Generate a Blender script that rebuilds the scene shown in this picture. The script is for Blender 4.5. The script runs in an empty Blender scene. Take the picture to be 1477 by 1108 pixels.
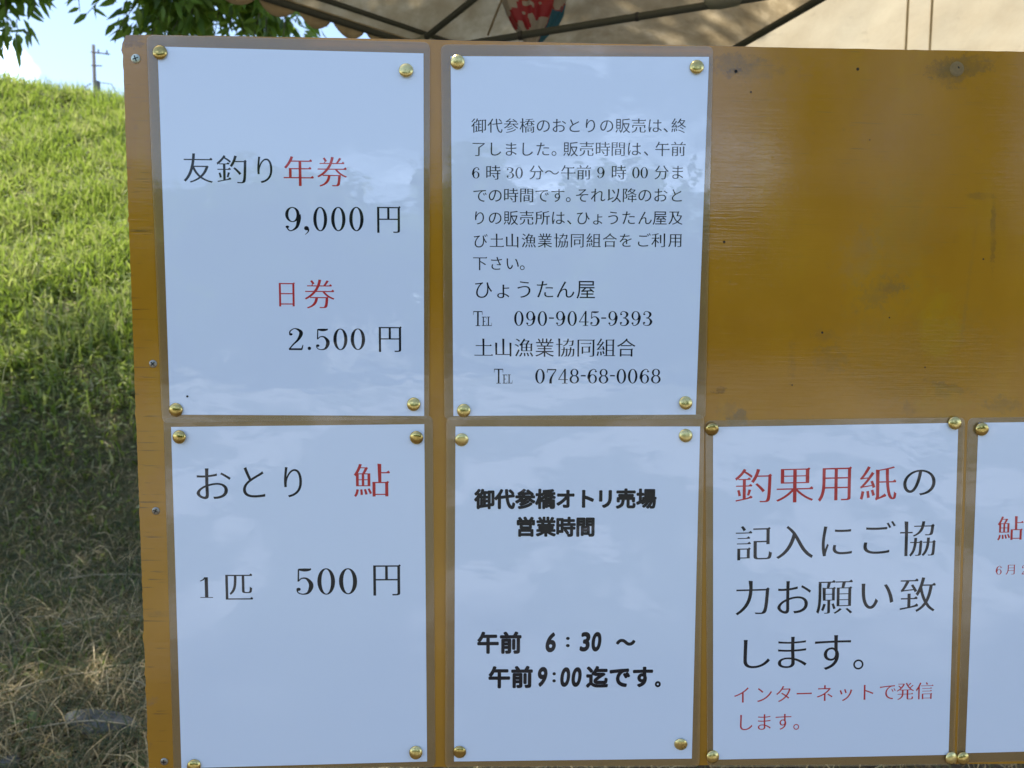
import bpy, bmesh, math, random
import numpy as np
from mathutils import Vector, Matrix
from mathutils.geometry import tessellate_polygon

SC = bpy.context.scene
COL = SC.collection
random.seed(7)
RNG = np.random.default_rng(7)
R = math.radians

# ------------------------------------------------------------ camera
cam_data = bpy.data.cameras.new('camera')
cam = bpy.data.objects.new('camera', cam_data)
COL.objects.link(cam)
cam_data.sensor_width = 36.0
cam_data.lens = 27.03
cam_data.clip_start = 0.02
cam_data.clip_end = 3000.0
cam_data.dof.use_dof = True
cam_data.dof.focus_distance = 0.66
cam_data.dof.aperture_fstop = 13.0
CAM = Vector((0.297, -0.6461, 1.45))
pt, yw, rl = R(4.7594), R(1.5334), R(0.5333)
fwd = Vector((math.sin(yw)*math.cos(pt), math.cos(yw)*math.cos(pt), -math.sin(pt)))
rgt = Vector((math.cos(yw), -math.sin(yw), 0.0))
upv = rgt.cross(fwd)
r2 = rgt*math.cos(rl) + upv*math.sin(rl)
u2 = -rgt*math.sin(rl) + upv*math.cos(rl)
mw = Matrix((r2, u2, -fwd)).transposed().to_4x4()
mw.translation = CAM
cam.matrix_world = mw
SC.camera = cam

# ------------------------------------------------------------ sky, sun, exposure
SUN_EL, SUN_AZ = R(64), R(-68)          # azimuth clockwise from +Y
world = bpy.data.worlds.new('World')
SC.world = world
world.use_nodes = True
wn, wl = world.node_tree.nodes, world.node_tree.links
wn.clear()
sky = wn.new('ShaderNodeTexSky')
sky.sky_type = 'NISHITA'
sky.sun_disc = False
sky.sun_elevation = SUN_EL
sky.sun_rotation = SUN_AZ
sky.altitude = 100
sky.air_density = 1.0
sky.dust_density = 1.0
sky.ozone_density = 1.2
tc = wn.new('ShaderNodeTexCoord')

def wmath(op, a, b=None, c=None, clamp=False):
    n = wn.new('ShaderNodeMath'); n.operation = op; n.use_clamp = clamp
    for i, v in enumerate((a, b, c)):
        if v is None: continue
        if isinstance(v, (int, float)): n.inputs[i].default_value = v
        else: wl.new(v, n.inputs[i])
    return n.outputs[0]

def wnoise(scale, detail, vec, rough=0.6):
    n = wn.new('ShaderNodeTexNoise'); n.inputs['Scale'].default_value = scale
    n.inputs['Detail'].default_value = detail; n.inputs['Roughness'].default_value = rough
    wl.new(vec, n.inputs['Vector']); return n.outputs['Fac']

# cloud deck: direction projected on a plane overhead
sep = wn.new('ShaderNodeSeparateXYZ'); wl.new(tc.outputs['Generated'], sep.inputs[0])
zc = wmath('MAXIMUM', wmath('ADD', sep.outputs[2], 0.12), 0.05)
cmb = wn.new('ShaderNodeCombineXYZ')
wl.new(wmath('DIVIDE', sep.outputs[0], zc), cmb.inputs[0])
wl.new(wmath('DIVIDE', sep.outputs[1], zc), cmb.inputs[1])
field = wnoise(0.75, 7, cmb.outputs[0])
field.node.noise_dimensions = '4D'; field.node.inputs['W'].default_value = 6.2
deck = wmath("MULTIPLY", wmath("SUBTRACT", field, 0.53), 6.0, clamp=True)
# one cumulus low over the embankment
CUM = Vector((-0.494, 0.826, 0.258)).normalized()
vd = wn.new('ShaderNodeVectorMath'); vd.operation = 'DISTANCE'
wl.new(tc.outputs['Generated'], vd.inputs[0]); vd.inputs[1].default_value = CUM
puff = wnoise(9.0, 5, tc.outputs['Generated'], 0.55)
dist = wmath('ADD', vd.outputs['Value'], wmath('MULTIPLY', wmath('SUBTRACT', puff, 0.5), -0.16))
cum = wmath('MULTIPLY', wmath('SUBTRACT', 0.034, dist), 17.0, clamp=True)
cloud = wmath("MAXIMUM", wmath("MULTIPLY", deck, 0.85), cum)
mix = wn.new('ShaderNodeMix'); mix.data_type = 'RGBA'
wl.new(cloud, mix.inputs[0])
# thin high veil lifts the blue a little
veil = wn.new('ShaderNodeMix'); veil.data_type = 'RGBA'
wl.new(sky.outputs[0], veil.inputs[6]); veil.inputs[7].default_value = (6.0, 7.2, 9.0, 1)
veil.inputs[0].default_value = 0.04
wl.new(veil.outputs[2], mix.inputs[6])
mix.inputs[7].default_value = (16.8, 20.6, 27.5, 1)
bg = wn.new('ShaderNodeBackground'); bg.inputs['Strength'].default_value = 0.055
wl.new(mix.outputs[2], bg.inputs['Color'])
wo = wn.new('ShaderNodeOutputWorld'); wl.new(bg.outputs[0], wo.inputs['Surface'])

sl = bpy.data.lights.new('sun', 'SUN'); sl.energy = 2.15; sl.angle = R(0.53); sl.color = (1.0, 0.95, 0.87)
sun = bpy.data.objects.new('sun', sl); COL.objects.link(sun)
sd = Vector((math.sin(SUN_AZ)*math.cos(SUN_EL), math.cos(SUN_AZ)*math.cos(SUN_EL), math.sin(SUN_EL)))
sun.rotation_euler = sd.to_track_quat('Z', 'Y').to_euler()
sun.location = (0, 0, 30)
vs = SC.view_settings
vs.view_transform = 'Standard'; vs.look = 'None'; vs.exposure = 2.32; vs.gamma = 1.0; vs.use_curve_mapping = False
SC.cycles.transparent_max_bounces = 24
SC.cycles.max_bounces = 8

# ------------------------------------------------------------ helpers
def link(o, parent=None):
    COL.objects.link(o)
    if parent is not None: o.parent = parent
    return o

def tag(o, label=None, cat=None, group=None, kind=None):
    if label: o['label'] = label
    if cat: o['category'] = cat
    if group: o['group'] = group
    if kind: o['kind'] = kind
    return o

def thing(name, label, cat, loc=(0, 0, 0), group=None):
    o = bpy.data.objects.new(name, None); o.empty_display_size = 0.1
    o.location = loc; link(o); return tag(o, label, cat, group)

def mobj(name, verts, faces, mats, parent=None, smooth=False, mi=None):
    """verts in world coordinates; parent empties carry only a translation"""
    off = parent_loc(parent)
    me = bpy.data.meshes.new(name)
    me.from_pydata([tuple(Vector(v)-off) for v in verts], [], faces)
    for m in (mats if isinstance(mats, (list, tuple)) else [mats]): me.materials.append(m)
    if mi is not None: me.polygons.foreach_set('material_index', mi)
    if smooth: me.polygons.foreach_set('use_smooth', [True]*len(me.polygons))
    me.update()
    return link(bpy.data.objects.new(name, me), parent)

def parent_loc(p):
    v = Vector((0, 0, 0))
    while p is not None:
        v += p.location; p = p.parent
    return v

def npmesh(name, verts, tris, mats, parent=None, tint=None, mi=None, smooth=False):
    """fast triangle mesh from arrays"""
    me = bpy.data.meshes.new(name)
    off = np.array(parent_loc(parent))
    verts = (np.asarray(verts, np.float32)-off).astype(np.float32)
    tris = np.asarray(tris, np.int32)
    me.vertices.add(len(verts)); me.vertices.foreach_set('co', verts.ravel())
    me.loops.add(tris.size); me.loops.foreach_set('vertex_index', tris.ravel())
    me.polygons.add(len(tris))
    me.polygons.foreach_set('loop_start', np.arange(len(tris), dtype=np.int32)*3)
    me.polygons.foreach_set('loop_total', np.full(len(tris), 3, np.int32))
    for m in (mats if isinstance(mats, (list, tuple)) else [mats]): me.materials.append(m)
    if mi is not None: me.polygons.foreach_set('material_index', np.asarray(mi, np.int32))
    if smooth: me.polygons.foreach_set('use_smooth', np.ones(len(tris), bool))
    if tint is not None:
        a = me.attributes.new('tint', 'FLOAT', 'POINT'); a.data.foreach_set('value', np.asarray(tint, np.float32))
    me.update(calc_edges=True); me.validate()
    return link(bpy.data.objects.new(name, me), parent)

def tube(path, radii, n=8, caps=True):
    """verts, faces of a tube through points"""
    path = [Vector(p) for p in path]
    if isinstance(radii, (int, float)): radii = [radii]*len(path)
    V, F = [], []
    ref = Vector((0.13, 0.21, 0.97))
    for i, p in enumerate(path):
        d = (path[min(i+1, len(path)-1)]-path[max(i-1, 0)]).normalized()
        a = d.cross(ref)
        if a.length < 1e-3: a = d.cross(Vector((1, 0, 0)))
        a.normalize(); b = d.cross(a)
        for k in range(n):
            t = 2*math.pi*k/n
            V.append(p+(a*math.cos(t)+b*math.sin(t))*radii[i])
    for i in range(len(path)-1):
        for k in range(n):
            k2 = (k+1) % n
            F.append((i*n+k, i*n+k2, (i+1)*n+k2, (i+1)*n+k))
    if caps:
        F.append(tuple(range(n))[::-1]); F.append(tuple((len(path)-1)*n+k for k in range(n)))
    return V, F

def merge(parts):
    V, F = [], []
    for v, f in parts:
        o = len(V); V += list(v); F += [tuple(i+o for i in q) for q in f]
    return V, F

def box(x0, x1, y0, y1, z0, z1):
    V = [(x, y, z) for x in (x0, x1) for y in (y0, y1) for z in (z0, z1)]
    return V, [(0, 1, 3, 2), (4, 6, 7, 5), (0, 4, 5, 1), (2, 3, 7, 6), (0, 2, 6, 4), (1, 5, 7, 3)]

def prism(poly, yf, yb):
    """closed outline in x,z (counter clockwise seen from -y), front face at yf, back at yb"""
    n = len(poly)
    V = [(x, yf, z) for x, z in poly]+[(x, yb, z) for x, z in poly]
    F = [tuple(range(n)), tuple(range(2*n-1, n-1, -1))]
    F += [((i+1) % n, i, i+n, (i+1) % n+n) for i in range(n)]
    return V, F

def rounded(quad, r, seg=6):
    """quad TL,TR,BR,BL in x,z -> ccw rounded outline"""
    pts = [Vector(p) for p in (quad[3], quad[2], quad[1], quad[0])]
    out = []
    for i in range(4):
        p, a, b = pts[i], pts[i-1], pts[(i+1) % 4]
        da, db = (a-p).normalized(), (b-p).normalized()
        c = p+(da+db)*r
        for k in range(seg+1):
            t = math.pi/2*k/seg
            out.append(tuple(c-db*r*math.cos(t)-da*r*math.sin(t)))
    return out

class Mat:
    def __init__(s, name):
        s.m = bpy.data.materials.new(name); s.m.use_nodes = True
        s.n, s.l = s.m.node_tree.nodes, s.m.node_tree.links
        s.n.clear(); s.out = s.n.new('ShaderNodeOutputMaterial')
    def put(s, sock, v):
        if v is None: return
        if hasattr(v, 'is_output') or isinstance(v, bpy.types.NodeSocket): s.l.new(v, sock)
        elif isinstance(v, (tuple, list)) and len(v) == 3 and sock.type == 'RGBA': sock.default_value = (*v, 1)
        else: sock.default_value = v
    def node(s, typ, props=None, **ins):
        n = s.n.new(typ)
        for k, v in (props or {}).items(): setattr(n, k, v)
        for k, v in ins.items(): s.put(n.inputs[k.replace('_', ' ')], v)
        return n
    def math(s, op, a, b=None, c=None, clamp=False):
        n = s.n.new('ShaderNodeMath'); n.operation = op; n.use_clamp = clamp
        for i, v in enumerate((a, b, c)): s.put(n.inputs[i], v)
        return n.outputs[0]
    def mix(s, f, a, b):
        n = s.n.new('ShaderNodeMix'); n.data_type = 'RGBA'
        s.put(n.inputs[0], f); s.put(n.inputs[6], a); s.put(n.inputs[7], b); return n.outputs[2]
    def pos(s): return s.node('ShaderNodeNewGeometry').outputs['Position']
    def obj(s): return s.node('ShaderNodeTexCoord').outputs['Object']
    def map(s, vec, loc=(0, 0, 0), scale=(1, 1, 1)):
        return s.node('ShaderNodeMapping', Vector=vec, Location=loc, Scale=scale).outputs[0]
    def noise(s, vec, scale, detail=4, rough=0.55, dist=0.0, out='Fac'):
        return s.node('ShaderNodeTexNoise', Vector=vec, Scale=scale, Detail=detail, Roughness=rough, Distortion=dist).outputs[out]
    def ramp(s, f, stops):
        n = s.n.new('ShaderNodeValToRGB'); s.put(n.inputs[0], f)
        e = n.color_ramp.elements
        while len(e) < len(stops): e.new(0.5)
        for q, (p, c) in zip(e, stops): q.position = p; q.color = (*c, 1) if len(c) == 3 else c
        return n.outputs[0]
    def span(s, f, a, b, c=0.0, d=1.0):
        n = s.n.new('ShaderNodeMapRange'); n.interpolation_type = 'SMOOTHSTEP'
        for k, v in zip((0, 1, 2, 3, 4), (f, a, b, c, d)): s.put(n.inputs[k], v)
        return n.outputs[0]
    def bump(s, h, strength, distance, normal=None):
        n = s.node('ShaderNodeBump', Height=h, Strength=strength, Distance=distance)
        if normal is not None: s.put(n.inputs['Normal'], normal)
        return n.outputs[0]
    def bsdf(s, **k):
        n = s.node('ShaderNodeBsdfPrincipled', **k); s.l.new(n.outputs[0], s.out.inputs[0]); return n
    def surf(s, sh): s.l.new(sh, s.out.inputs[0]); return s.m

def plain(name, col, rough=0.6, metal=0.0, var=0.12, scale=40.0):
    m = Mat(name); f = m.noise(m.pos(), scale, 4)
    c = m.mix(f, tuple(v*(1-var) for v in col), tuple(min(1, v*(1+var)) for v in col))
    m.bsdf(Base_Color=c, Roughness=rough, Metallic=metal); return m.m

def leafy(name, stops, trans=0.45, rough=0.5):
    """blade/leaf material: colour by the per-point tint, light passing through"""
    m = Mat(name)
    t = m.node('ShaderNodeAttribute', {'attribute_name': 'tint'}).outputs['Fac']
    c = m.ramp(t, stops)
    d = m.node('ShaderNodeBsdfPrincipled', Base_Color=c, Roughness=rough)
    g = m.mix(0.5, c, (0.30, 0.42, 0.03))
    gl = m.node('ShaderNodeBsdfTranslucent', Color=g)
    x = m.node('ShaderNodeMixShader', Fac=trans)
    m.l.new(d.outputs[0], x.inputs[1]); m.l.new(gl.outputs[0], x.inputs[2])
    return m.surf(x.outputs[0])

# ------------------------------------------------------------ terrain
def hn(x, y, s):
    return (np.sin(x*1.7*s+1.3)*np.cos(y*1.3*s+.4)+np.sin(x*.9*s-y*1.1*s+2.0)*.7+np.sin(x*3.1*s+y*2.3*s)*.35)/2.05
def ground_h(x, y):
    x = np.asarray(x, float); y = np.asarray(y, float)
    crest = np.clip(4.80-0.10*(x+5.58), 4.2, 5.5)+0.05*hn(x, y, 2.2)
    s = (y-3.5)/8.6
    up = np.where(s < 0, 0, np.where(s > 1, 1, s))
    up = up*1.06-0.06*(1-np.exp(-up*9)) * 1.0          # soft foot
    up = np.clip(up, 0, 1)
    top = crest*up
    down = np.clip((y-16.5)/6.0, 0, 1); down = down*down*(3-2*down)
    h = top*(1-down)+2.6*down
    h = h+0.035*hn(x, y, 1.6)*np.exp(-((x*x+y*y)/3000.))+0.02*hn(x, y, 6.0)*np.exp(-((x*x+y*y)/200.))
    return h
def axis(lo, hi, fine_lo, fine_hi, step):
    a = list(np.arange(fine_lo, fine_hi+1e-6, step)); s = step
    p = fine_hi
    while p < hi: s *= 1.22; p += s; a.append(p)
    s = step; p = fine_lo
    while p > lo: s *= 1.22; p -= s; a.insert(0, p)
    return np.array(a)
gx = axis(-900, 900, -10, 8, 0.12); gy = axis(-900, 900, -2, 18, 0.12)
GX, GY = np.meshgrid(gx, gy); GZ = ground_h(GX, GY)
V = np.stack([GX.ravel(), GY.ravel(), GZ.ravel()], 1)
nx, ny = len(gx), len(gy)
i = (np.arange(ny-1)[:, None]*nx+np.arange(nx-1)[None, :]).ravel()
T = np.concatenate([np.stack([i, i+1, i+nx+1], 1), np.stack([i, i+nx+1, i+nx], 1)])

m = Mat('soil_and_turf')
p = m.pos()
n1 = m.noise(p, 1.3, 6, 0.65); n2 = m.noise(p, 22, 5, 0.7)
soil = m.ramp(n2, [(0.25, (0.016, 0.012, 0.008)), (0.55, (0.050, 0.036, 0.022)), (0.8, (0.13, 0.10, 0.06))])
turf = m.ramp(n2, [(0.25, (0.05, 0.05, 0.02)), (0.75, (0.19, 0.17, 0.08))])
sx = m.node('ShaderNodeSeparateXYZ', Vector=p)
f = m.span(m.math('ADD', sx.outputs[1], m.math('MULTIPLY', n1, 2.2)), 3.6, 5.4)
rear_ground = m.ramp(n2, [(.25, (.05, .055, .035)), (.75, (.17, .17, .13))])
sun_patch = m.noise(m.map(p, scale=(1, .55, 1)), .55, 6, .6)
pale = m.ramp(n2, [(.25, (.20, .20, .20)), (.75, (.40, .40, .39))])
rear_ground = m.mix(m.span(sun_patch, .50, .54), rear_ground, pale)  # pale patches painted in as sunlit ground, darker rest as shaded
gf = m.span(m.math('ADD', sx.outputs[1], m.math('MULTIPLY', n1, 3)), -.6, -2.2)
m.bsdf(Base_Color=m.mix(gf, m.mix(f, soil, turf), rear_ground), Roughness=0.95, Normal=m.bump(n2, 0.8, 0.02))
terrain = npmesh('ground', V, T, m.m, smooth=True); tag(terrain, kind='structure')

# blades as bent strips ------------------------------------------------
def blades(name, P, length, width, lean, mat, tint, curl=0.5, az=None):
    n = len(P); P = np.asarray(P, float)
    if az is None: az = RNG.uniform(0, 2*np.pi, n)
    d = np.stack([np.cos(az), np.sin(az), np.zeros(n)], 1)
    w = np.stack([-np.sin(az), np.cos(az), np.zeros(n)], 1)*(width/2)[:, None]
    tw = RNG.uniform(-0.7, 0.7, n)[:, None]
    w = w*np.cos(tw)+np.array([0, 0, 1.])*(width/2)[:, None]*np.sin(tw)
    up = np.array([0, 0, 1.])
    def at(t):
        a = lean*(1-curl)+lean*curl*2*t
        return P+(d*np.sin(a)[:, None]+up*np.cos(a)[:, None])*(length*t)[:, None]
    m1, tip = at(0.5), at(1.0)
    V = np.stack([P-w*.7, P+w*.7, m1-w, m1+w, tip], 1).reshape(-1, 3)
    b = (np.arange(n)*5)[:, None]
    T = np.concatenate([b+[0, 1, 3], b+[0, 3, 2], b+[2, 3, 4]])
    return npmesh(name, V, T, mat, tint=np.repeat(tint, 5))

grass_mat = leafy('grass_blade', [(0.0, (0.08, 0.12, 0.025)), (0.3, (0.16, 0.22, 0.045)), (0.55, (0.29, 0.34, 0.085)), (0.75, (0.43, 0.44, 0.18)), (1.0, (0.50, 0.43, 0.27))], 0.45, 0.6)
straw_mat = leafy('dry_straw', [(0.0, (0.035, 0.055, 0.015)), (0.35, (0.09, 0.11, 0.035)), (0.5, (0.14, 0.10, 0.040)), (0.8, (0.34, 0.24, 0.10)), (1.0, (0.76, 0.58, 0.31))], 0.2)

def wedge(n, d0, d1, a0, a1, power=1.0):
    """points between distances d0,d1 before the camera and bearings a0,a1 (x per metre)"""
    d = (d0**(2-power)+RNG.uniform(0, 1, n)*(d1**(2-power)-d0**(2-power)))**(1/(2-power))
    a = RNG.uniform(a0, a1, n)
    x = CAM.x+a*d; y = CAM.y+d
    return x, y

def ground_pts(x, y): return np.stack([x, y, ground_h(x, y)-0.005], 1)
x1, y1 = wedge(90000, 3.0, 13.6, -0.72, -0.40, 1.0)
x2, y2 = wedge(60000, 4.6, 14.0, -1.25, 0.95, 1.0)
x = np.r_[x1, x2]; y = np.r_[y1, y2]
patch = hn(x*1.0, y*1.0, 1.9)
dens = 0.45+0.75*hn(x+7, y-3, 3.3)
keep = (RNG.uniform(0, 1, len(x)) < dens+0.25) & (RNG.uniform(0, 1, len(x)) < np.clip((y-4.9)/1.5, 0.11, 1))
x, y, patch = x[keep], y[keep], patch[keep]
n = len(x)
ln = RNG.uniform(0.09, 0.24, n)*np.clip((y-3.2)/2.8, .35, 1)*(1+0.45*np.clip(patch, 0, 1))*(1+0.6*np.clip((y-11.0)/1.0, 0, 1))
tint = np.clip(0.46+0.20*hn(x, y, 2.6)+0.14*hn(x+5, y+1, 7.)+RNG.normal(0, 0.20, n)+0.35*(RNG.uniform(0, 1, n) < 0.14), 0, 1)
o = blades('grass', ground_pts(x, y), ln, RNG.uniform(0.008, 0.026, n), RNG.uniform(0.1, 1.0, n), grass_mat, tint)
tag(o, 'lush green grass covering the embankment slope', 'grass', kind='stuff')

x, y = wedge(2600, 6.0, 13.4, -0.95, 0.6, 1.0); n = len(x)
o = blades('tall_grass', ground_pts(x, y), RNG.uniform(0.22, 0.42, n), RNG.uniform(0.004, 0.008, n), RNG.uniform(0.05, 0.5, n), grass_mat, np.clip(RNG.normal(0.75, 0.2, n), 0, 1))
tag(o, 'taller thin stems standing above the slope grass', 'grass', kind='stuff')

# broad small leaves (clover, kudzu seedlings) among the grass
x1, y1 = wedge(26000, 4.6, 13.4, -0.72, -0.40, 1.0); x2, y2 = wedge(9000, 4.6, 13.4, -1.2, 0.9)
x = np.r_[x1, x2]; y = np.r_[y1, y2]; k = RNG.uniform(0, 1, len(x)) < np.clip((y-4.2)/1.8, 0.1, 1); x, y = x[k], y[k]; n = len(x)
P = ground_pts(x, y); P[:, 2] += RNG.uniform(0.02, 0.10, n)
r = RNG.uniform(0.009, 0.022, n); az = RNG.uniform(0, 2*np.pi, n)
a = np.stack([np.cos(az), np.sin(az), RNG.uniform(-.5, .5, n)], 1)*r[:, None]
b = np.stack([-np.sin(az), np.cos(az), RNG.uniform(-.7, .7, n)], 1)*r[:, None]*0.75
V = np.stack([P-a, P-b*.9-a*.2, P-b*.7+a*.6, P+a, P+b*.7+a*.6, P+b*.9-a*.2], 1).reshape(-1, 3)
bb = (np.arange(n)*6)[:, None]
T = np.concatenate([bb+[0, 1, 2], bb+[0, 2, 3], bb+[0, 3, 4], bb+[0, 4, 5]])
o = npmesh('clover', V, T, grass_mat, tint=np.repeat(np.clip(RNG.normal(0.5, 0.2, n), 0, 1), 6))
tag(o, 'small round clover leaves scattered through the slope grass', 'ground cover', kind='stuff')

# dry straw and thin grass on the shaded flat
x1, y1 = wedge(40000, 2.2, 7.4, -0.74, -0.38, 1.0)
x2, y2 = wedge(26000, 2.1, 5.5, -0.6, 0.95, 1.0)
x = np.r_[x1, x2]; y = np.r_[y1, y2]; k = RNG.uniform(0, 1, len(x)) < np.clip((7.6-y)/2.5, 0, 1); x, y = x[k], y[k]; n = len(x)
clump = hn(x, y, 5.5)
tint = np.clip(0.66+0.20*clump+RNG.normal(0, 0.30, n)-0.5*(RNG.uniform(0, 1, n) < 0.42+0.2*hn(x+3, y, 2.4)+.12*(y-3)), 0, 1)
P = ground_pts(x, y); P[:, 2] += RNG.uniform(0, 0.03, n)
o = blades('straw', P, RNG.uniform(0.05, 0.19, n), RNG.uniform(0.0016, 0.0042, n), RNG.uniform(0.55, 1.62, n), straw_mat, tint, 0.35)
tag(o, 'dry straw and thin grass matted on the shaded ground', 'straw', kind='stuff')

# long fallen stalks
stalks = []
for (ax, ay, bx, by, r0) in ((-1.75, 2.6, -1.28, 3.0, .004), (-1.6, 2.05, -1.12, 2.42, .0035), (-1.35, 1.85, -.85, 1.95, .004), (-2.1, 3.4, -1.5, 3.55, .004),
                         (-1.5, 1.75, -1.15, 1.72, .003), (-1.2, 2.3, -.8, 2.05, .003), (-1.9, 2.9, -1.45, 2.7, .003)):
    pth = []
    for k in range(6):
        t = k/5; xx, yy = ax+(bx-ax)*t, ay+(by-ay)*t+0.03*math.sin(t*5)
        pth.append((xx, yy, float(ground_h(xx, yy))+0.03+0.03*math.sin(t*3.1)))
    stalks.append(tube(pth, [r0*(1-.1*k) for k in range(6)], 5))
stalk_mat = plain('stalk_tan', (0.42, 0.35, 0.22), 0.8)
lab = ['long tan stalk lying across the straw upper left', 'pale dry stalk fallen slantwise above the flat stone', 'thin dry stalk lying just behind the flat stone',
       'dry stalk lying farthest back on the shaded ground', 'short dry stalk lying in front of the flat stone', 'dry stalk nearest the board edge beside the flat stone', 'dry stalk sloping down through the matted straw']
for (v, f), lb in zip(stalks, lab):
    tag(mobj('fallen_stalk', v, f, stalk_mat, smooth=True), lb, 'stalk', 'dry stalks on the ground')

# stones
def stone(loc, size, seed, mat, label):
    rr = random.Random(seed)
    bm = bmesh.new(); bmesh.ops.create_icosphere(bm, subdivisions=3, radius=1)
    ph = [rr.uniform(0, 6) for _ in range(6)]
    for v in bm.verts:
        c = v.co.copy()
        k = 1+0.16*math.sin(c.x*2.3+ph[0])*math.cos(c.y*2.1+ph[1])+0.10*math.sin(c.z*4+c.x*3+ph[2])+0.05*math.sin(c.y*7+ph[3])*math.sin(c.x*8+ph[4])
        c = c*k; c.z = max(-0.6, min(c.z, 0.62+0.12*math.sin(c.x*3+ph[5])))
        v.co = Vector((c.x*size[0], c.y*size[1], c.z*size[2]))
    me = bpy.data.meshes.new('stone'); bm.to_mesh(me); bm.free(); me.materials.append(mat)
    me.polygons.foreach_set('use_smooth', [True]*len(me.polygons))
    o = bpy.data.objects.new('stone', me); o.location = loc; o.rotation_euler = (0, 0, rr.uniform(-.3, .3)); link(o)
    return tag(o, label, 'stone')
m = Mat('grey_stone'); p = m.obj(); n1 = m.noise(p, 9, 6, 0.65)
m.bsdf(Base_Color=m.ramp(n1, [(0.3, (0.045, 0.048, 0.048)), (0.5, (0.09, 0.093, 0.09)), (0.7, (0.16, 0.165, 0.15))]), Roughness=0.9, Normal=m.bump(m.noise(p, 60, 5), 0.6, 0.004))
stone_mat = m.m
gz = lambda x, y: float(ground_h(x, y))
stone((-1.05, 1.96, gz(-1.05, 1.96)+.02), (0.135, 0.06, 0.042), 3, stone_mat, 'flat grey stone half buried in straw beside the board')
stone((-1.22, 1.72, gz(-1.2, 1.72)+.02), (0.035, 0.03, 0.03), 5, stone_mat, 'small dark stone just left of the flat stone')
stone((-.74, 1.48, gz(-.74, 1.5)+.01), (0.05, 0.04, 0.03), 8, stone_mat, 'small grey stone low beside the board edge')
#stone((-1.95, 3.1, gz(-1.95, 3.1)+.02), (0.08, 0.06, 0.05), 9, stone_mat, 'pale stone at the far left on shaded ground')

# low weeds with round leaves
weed_mat = leafy('weed_leaf', [(0, (0.05, 0.12, 0.02)), (1, (0.12, 0.22, 0.04))], 0.35)
def weed(x, y, label, n, s):
    z = gz(x, y); t = thing('weed', label, 'weed', (x, y, z), 'low leafy weeds')
    V, F, tn = [], [], []
    for k in range(n):
        a = 2.4*k+random.uniform(-.3, .3); rr = s*random.uniform(.5, 1.2); h = random.uniform(.02, .055)
        c = Vector((x+rr*math.cos(a), y+rr*math.sin(a), z+h)); L = s*random.uniform(.35, .6)
        d = Vector((math.cos(a), math.sin(a), random.uniform(-.3, .3))); w = Vector((-math.sin(a), math.cos(a), random.uniform(-.2, .2)))
        V = [c-d*L, c-w*L*.6-d*L*.3, c-w*L*.65+d*L*.3, c+d*L, c+w*L*.65+d*L*.3, c+w*L*.6-d*L*.3, c+Vector((0, 0, -.1*L))]
        F = [(6, q, (q+1) % 6) for q in range(6)]
        o = npmesh('leaf', [tuple(v) for v in V], F, weed_mat, t, tint=[random.random()]*7, smooth=True)
        v, f = tube([(x, y, z), (x+rr*.4*math.cos(a), y+rr*.4*math.sin(a), z+h*.8), tuple(c-d*L*.9)], 0.0012, 4)
        mobj('stem', v, f, weed_mat, t)
weed(-.80, 1.72, 'low green weed with round leaves right of the flat stone', 9, .05)
weed(-1.28, 1.95, 'low green weed left behind the flat stone', 7, .045)
weed(-1.65, 2.7, 'small green weed amid dry straw at mid left', 8, .05)
weed(-1.12, 1.55, 'small green weed in front of the flat stone', 7, .035)

# ------------------------------------------------------------ trees
m = Mat('bark'); p = m.map(m.pos(), scale=(1, 1, .25)); n1 = m.noise(p, 30, 6, .7)
m.bsdf(Base_Color=m.ramp(n1, [(.3, (.035, .027, .02)), (.7, (.14, .115, .085))]), Roughness=.95, Normal=m.bump(n1, .8, .02))
bark = m.m
leaf_mat = leafy('tree_leaf', [(0, (.04, .09, .018)), (.5, (.09, .18, .03)), (1, (.20, .31, .06))], .55, .4)

def lance(P, D, Wv, L, W):
    """arrays of pointed leaves, folded on the midrib"""
    n = len(P); L = L[:, None]; W = W[:, None]
    N = np.cross(D, Wv)
    pts = [P, P+D*L*.3-Wv*W*.5+N*W*.15, P+D*L*.3+Wv*W*.5+N*W*.15, P+D*L*.35, P+D*L*.68-Wv*W*.36+N*W*.1-N*L*.04, P+D*L*.68+Wv*W*.36+N*W*.1-N*L*.04, P+D*L*.7-N*L*.04, P+D*L-N*L*.10]
    V = np.stack(pts, 1).reshape(-1, 3); b = (np.arange(n)*8)[:, None]
    T = np.concatenate([b+t for t in ([0, 1, 3], [0, 3, 2], [1, 4, 6], [1, 6, 3], [3, 6, 5], [3, 5, 2], [4, 7, 6], [6, 7, 5])])
    return V, T
def unit(a): return a/np.linalg.norm(a, axis=1)[:, None]
def leafcloud(C, rad, per, L0, L1, ratio=.26, droop=.6):
    C = np.repeat(C, per, 0); rad = np.repeat(rad, per); n = len(C)
    u = unit(RNG.normal(0, 1, (n, 3))); P = C+u*(rad*RNG.uniform(0, 1, n)**.45)[:, None]*np.array([1, 1, .75])
    D = unit(u*.6+RNG.normal(0, .5, (n, 3))+np.array([0, 0, -droop]))
    Wv = unit(np.cross(D, RNG.normal(0, 1, (n, 3))))
    L = RNG.uniform(L0, L1, n)
    return P, D, Wv, L, L*ratio

def limbs(base, tips, r0, height):
    parts = []
    top = Vector(base)+Vector((0.15, 0.1, height))
    parts.append(tube([base, Vector(base)+Vector((.03, -.02, height*.35)), Vector(base)+Vector((.12, .05, height*.7)), top], [r0*1.25, r0, r0*.85, r0*.7], 10))
    for tx in tips:
        tx = Vector(tx); st = Vector(base).lerp(top, random.uniform(.6, 1.0)); mid = st.lerp(tx, .5)+Vector((random.uniform(-.2, .2), random.uniform(-.2, .2), .3))
        parts.append(tube([st, mid, tx], [r0*.42, r0*.25, r0*.08], 6))
    return parts

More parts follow.
